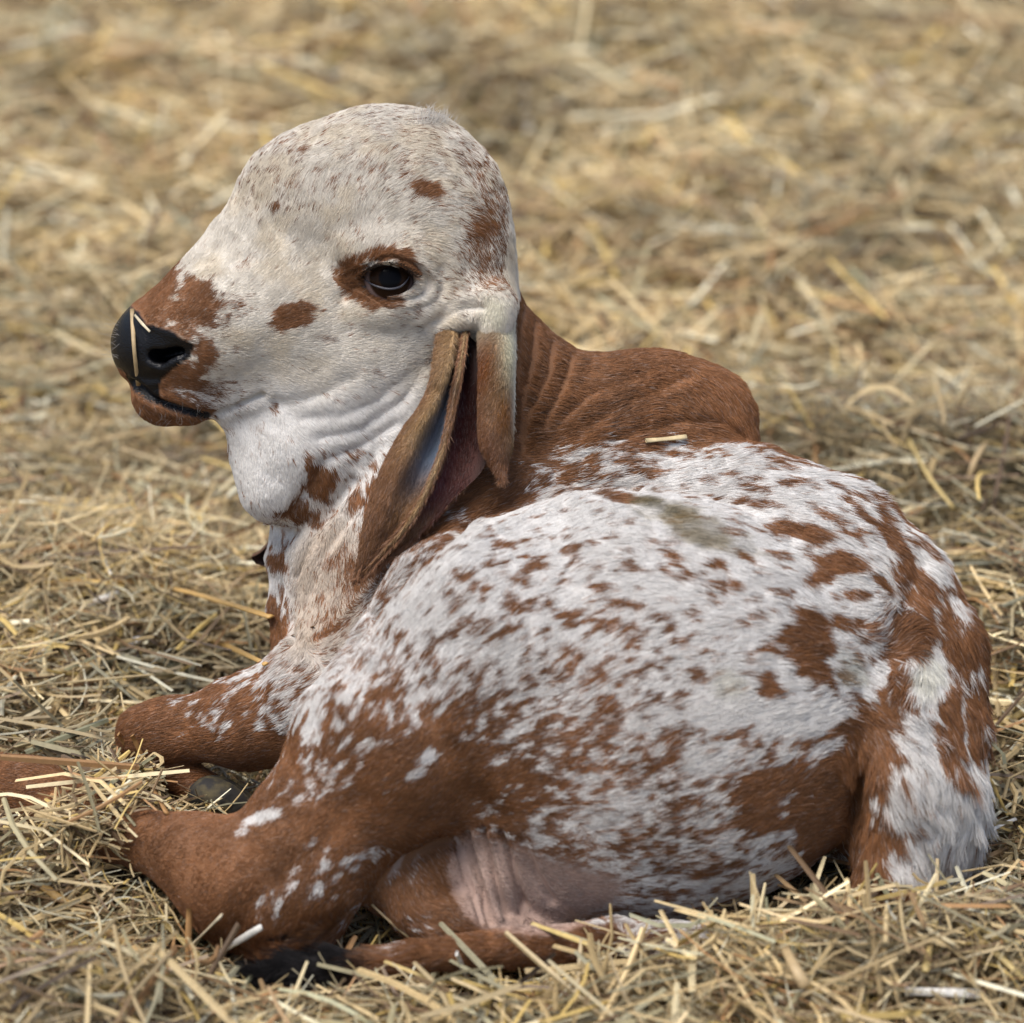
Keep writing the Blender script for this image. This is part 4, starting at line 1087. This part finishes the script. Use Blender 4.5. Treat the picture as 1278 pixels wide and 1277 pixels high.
batches = []
yn = (ground_pt(639, 1400)[1], ground_pt(639, 520)[1])
batches.append(build_straw(85000, (-.55, .55), yn, .046, (.015, .085), (.0006, .0018), 4, False, .24, 101))      # fine hay
batches.append(build_straw(24000, (-.55, .55), yn, .052, (.02, .11), (.0016, .0048), 3, True, .22, 111))       # straw
yf = (ground_pt(639, 540)[1], ground_pt(639, -220)[1])
batches.append(build_straw(90000, (-1.1, 1.1), yf, .06, (.03, .15), (.0018, .0065), 1, True, .26, 121, .85))
batches.append(build_straw(42000, (-1.5, 1.5), (-.75, 1.2), .05, (.03, .11), (.0022, .006), 1, True, .24, 131, .8, True))
batches.append(build_straw(60000, (-2.6, 2.6), (1.2, 4.2), .06, (.05, .16), (.004, .009), 1, True, .24, 141, .8, True))
def pile(c, rad, n, Lr, Wr):
    p = to_world(cs(*c) + RNG.normal(0, .5, (n, 3)) * np.array(rad)); az = RNG.uniform(0, 6.28, n); tilt = RNG.normal(0, .3, n)
    L = RNG.uniform(*Lr, n); W = RNG.uniform(*Wr, n); col = PAL[RNG.choice(len(PAL), n, p=PW)] * RNG.uniform(.5, 1.2, (n, 1))
    d = np.stack([np.cos(az) * np.cos(tilt), np.sin(az) * np.cos(tilt), np.sin(tilt)], 1); bad = np.zeros(n, bool)
    for t in (-.5, -.25, 0, .25, .5): bad |= inside_body(p + d * (L * t)[:, None], 1.0)
    k = ~bad
    return straw_mesh(p[k], az[k], tilt[k], L[k], W[k], col[k], RNG.uniform(0, .25, k.sum()), 3, True)
batches.append(pile((138, 1032, -100), (60, 30, 50), 2100, (.015, .06), (.0008, .003)))
batches.append(build_straw(2600, (-.55, .55), yn, .05, (.05, .14), (.003, .0056), 5, True, .16, 151, .9))
batches.append(pile((255, 1005, -25), (34, 10, 30), 60, (.02, .05), (.0008, .0022)))
batches.append(pile((160, 968, 40), (34, 16, 60), 380, (.015, .05), (.0008, .003)))
off = 0; VV = []; FF = []; CC = []
for v, f, c in batches:
    VV.append(v); FF.append(f + off); CC.append(c); off += len(v)
bed = mesh_obj('straw_bedding', np.concatenate(VV), np.concatenate(FF), M_STRAW, None, False, {'tone': np.concatenate(CC)})
tag(bed, 'thick bedding of loose pale hay and straw covering the ground under the calf', 'straw', kind='stuff')

# ------------------------------------------------------------------ single straws and flakes one can pick out
def surf_c(x, y, lift=6):
    """nearest visible surface (calf, ears or top of the bedding) under a photo point"""
    w = []
    h = hit(x, y)
    if h is not None: w.append(h[2])
    z = .03
    for _ in range(6):
        p = ground_pt(x, y, z); z = .6 * z + .4 * (float(height(np.array([p[0]]), np.array([p[1]]))[0]) + .034)
    w.append(to_cs(p)[2])
    return cs(x, y, min(w) - lift)
def single_straw(pts, wd, col, label, lift=6, flat=.45, name='straw', cat='straw'):
    C = np.array([surf_c(*p, lift=lift) for p in pts])
    if lift > 8:                                   # keep the whole length clear of what it lies on
        sh = 0
        for a, b, ca, cb in zip(pts[:-1], pts[1:], C[:-1], C[1:]):
            for t in (.2, .4, .6, .8):
                q = surf_c(a[0] + (b[0] - a[0]) * t, a[1] + (b[1] - a[1]) * t, 5)
                sh = max(sh, (ca + (cb - ca) * t)[2] - q[2])
        C = np.array([cs(p[0], p[1], c[2] - min(sh, 60)) for p, c in zip(pts, C)])
    C = catmull(C, 9) if len(C) > 2 else C[0] + (C[1] - C[0]) * np.linspace(0, 1, 7)[:, None]
    C = C + np.sin(np.linspace(0, math.pi, len(C)))[:, None] * RNG.normal(0, .8, 3)
    T = np.gradient(C, axis=0); T /= np.linalg.norm(T, axis=1, keepdims=True)
    up = np.array([0, .5, -1.]) + RNG.normal(0, .25, 3)
    S = np.cross(T, up); S /= np.linalg.norm(S, axis=1, keepdims=True); Nn = np.cross(S, T)
    m = 8; ring = []
    wv = wd * .5 * (1 + .12 * np.sin(np.linspace(0, 7, len(C)) + RNG.uniform(0, 6)))
    for k in range(m):
        a = 2 * math.pi * k / m
        ring.append(C + S * (math.cos(a) * wv)[:, None] + Nn * (math.sin(a) * wv * flat)[:, None])
    V = np.stack(ring, 1); n = len(C)
    ix = np.arange(n * m).reshape(n, m)
    f = np.stack([ix[:-1], np.roll(ix, -1, 1)[:-1], np.roll(ix, -1, 1)[1:], ix[1:]], -1).reshape(-1, 4)
    V = V.reshape(-1, 3)
    caps = []
    for e in (0, n - 1):
        r = ix[e]; caps += [(r[0], r[1], r[2], r[3]), (r[0], r[3], r[4], r[7]), (r[4], r[5], r[6], r[7])]
    f = np.concatenate([f, np.array(caps)])
    tone = np.array(col)[None] * (.8 + .35 * vnoise(V, 16, 401))[:, None]
    W = to_world(V); org = W.mean(0)
    o = mesh_obj(name, W - org, f, M_STRAW, None, True, {'tone': np.concatenate([tone, np.ones((len(V), 1))], 1)})
    o.location = Vector(org)
    tag(o, label, cat, 'single straws and flakes lying on the bedding and the calf' if lift < 50 else None)
    return o
GOLD = (.58, .36, .12); YEL = (.66, .50, .20); PAL_ = (.74, .64, .44); WHI = (.85, .82, .74); ORG = (.44, .24, .09); BRO = (.20, .12, .06); TANs = (.52, .38, .20)
STRAWS = [
 ([(165, 386), (167, 435), (173, 481)], 5.5, TANs, 'slender tan straw stuck down the front of the black nose', 5),
 ([(168, 393), (187, 414)], 3.5, PAL_, 'short thin straw bit stuck to the nose above the nostril', 6),
 ([(806, 550), (857, 545)], 7, (.75, .6, .34), 'short pale straw lying on the back below the hump', 9),
 ([(148, 916), (176, 960), (208, 1015)], 9, ORG, 'broad tan straw leaning from the front knee down to the hock', 16),
 ([(146, 893), (182, 862)], 9, YEL, 'pale yellow split straw sticking up above the front knee', 12),
 ([(165, 918), (184, 960), (192, 985)], 7, ORG, 'orange brown straw standing beside the folded front knee', 22),
 ([(53, 1106), (130, 1160), (214, 1210)], 10, GOLD, 'long golden straw running diagonally in the lower left foreground', 8),
 ([(204, 1151), (257, 1204)], 9, YEL, 'golden yellow straw pointing down to the black tail tip', 10),
 ([(241, 1178), (276, 1143)], 7, PAL_, 'short pale straw slanting up in front of the hock', 12),
 ([(236, 1134), (234, 1211)], 8, ORG, 'upright brown straw below the hock', 9),
 ([(275, 1188), (326, 1157)], 8, WHI, 'whitish straw lying against the underside of the hock', 12),
 ([(570, 1190), (585, 1228)], 9, WHI, 'short white stub of straw standing in front of the tail', 14),
 ([(664, 1153), (740, 1181)], 7, YEL, 'yellow straw lying over the tail below the bare belly fold', 14),
 ([(1167, 1150), (1155, 1212)], 8, YEL, 'bright yellow upright straw in the lower right mound', 12),
 ([(1130, 1237), (1226, 1241)], 11, WHI, 'wide whitish straw lying flat at the bottom right', 12),
 ([(1192, 1147), (1235, 1182), (1278, 1222)], 8, YEL, 'long yellow straw sloping off the lower right edge', 12),
 ([(964, 1147), (984, 1190), (1006, 1232)], 13, TANs, 'broad tan straw leaning in the mound below the thigh', 12),
 ([(1134, 548), (1160, 596), (1190, 634)], 9, YEL, 'long pale yellow straw propped up behind the rump', 22),
 ([(1208, 715), (1249, 777)], 10, PAL_, 'thick pale straw slanting down right of the tail head', 14),
 ([(1238, 905), (1285, 886)], 9, YEL, 'yellow straw pointing right from the buttock', 12),
 ([(1238, 1036), (1268, 1022)], 5, WHI, 'thin white straw under the white rump hair', 10),
 ([(59, 728), (130, 727), (211, 734), (338, 770)], 9, GOLD, 'long bent golden straw reaching to the chest', 12),
 ([(14, 810), (55, 797), (96, 789)], 11, (.52, .46, .22), 'broad yellow green straw blade at the left edge', 10),
 ([(107, 756), (149, 740)], 9, WHI, 'white split husk left of the long bent straw', 10),
 ([(235, 639), (279, 627)], 13, PAL_, 'flat wide pale straw piece left of the throat', 10),
 ([(120, 680), (138, 717)], 5, WHI, 'little white straw standing in the left middle', 10),
 ([(121, 610), (150, 655), (175, 700)], 5, TANs, 'long thin tan stalk slanting down left of the chest', 12),
 ([(228, 785), (280, 805), (332, 829)], 8, GOLD, 'golden straw ending at the foot of the dewlap', 12),
 ([(172, 252), (225, 228), (280, 200)], 13, YEL, 'blurred long yellow straw behind the forehead', 10),
 ([(20, 394), (118, 356)], 12, PAL_, 'blurred pale straw left of the nose', 10),
 ([(238, 597), (262, 606)], 9, WHI, 'small whitish husk below the lower lip', 10),
 ([(355, 797), (392, 781)], 3, BRO, 'thin dark twig sticking out in front of the chest', 8),
 ([(464, 1129), (510, 1170)], 3, TANs, 'hair thin stalk crossing the far hind leg', 8),
 ([(1208, 600), (1225, 560), (1278, 510)], 8, TANs, 'blurred tan stalk rising towards the right edge', 16),
 ([(985, 70), (1060, 110), (1200, 160)], 16, PAL_, 'blurred long pale stalk far behind at the upper right', 12),
 ([(655, 110), (660, 165)], 14, WHI, 'blurred upright pale stub far behind the crown', 14),
]
for pts, wd, col, lab, lf in STRAWS:
    single_straw(pts, wd, col, lab, lf)
FLAKES = [(168, 800, 9, 'white flake above the front knee'), (149, 208, 11, 'blurred white flake left of the forehead, nearest to it'), (76, 156, 11, 'blurred white flake at the far upper left'), (430, 90, 14, 'blurred white flake above the crown'),
          (988, 216, 13, 'blurred white flake in the upper right middle'), (744, 256, 11, 'blurred white flake right of the brow'), (1105, 97, 14, 'blurred white flake near the top right'), (1072, 520, 13, 'white flake above the back line'),
          (53, 812, 8, 'white flake beside the yellow green blade'), (195, 380, 8, 'white flake above the bridge of the nose')]
for x, y, r, lab in FLAKES[:-1]:
    single_straw([(x - r, y + r * .4), (x + r * .8, y - r * .5)], r * 1.1, (.9, .9, .92), lab, 12, .25, 'white_flake', 'flake')
print('straw quads', len(bed.data.polygons))
print('done', time.time() - T0)
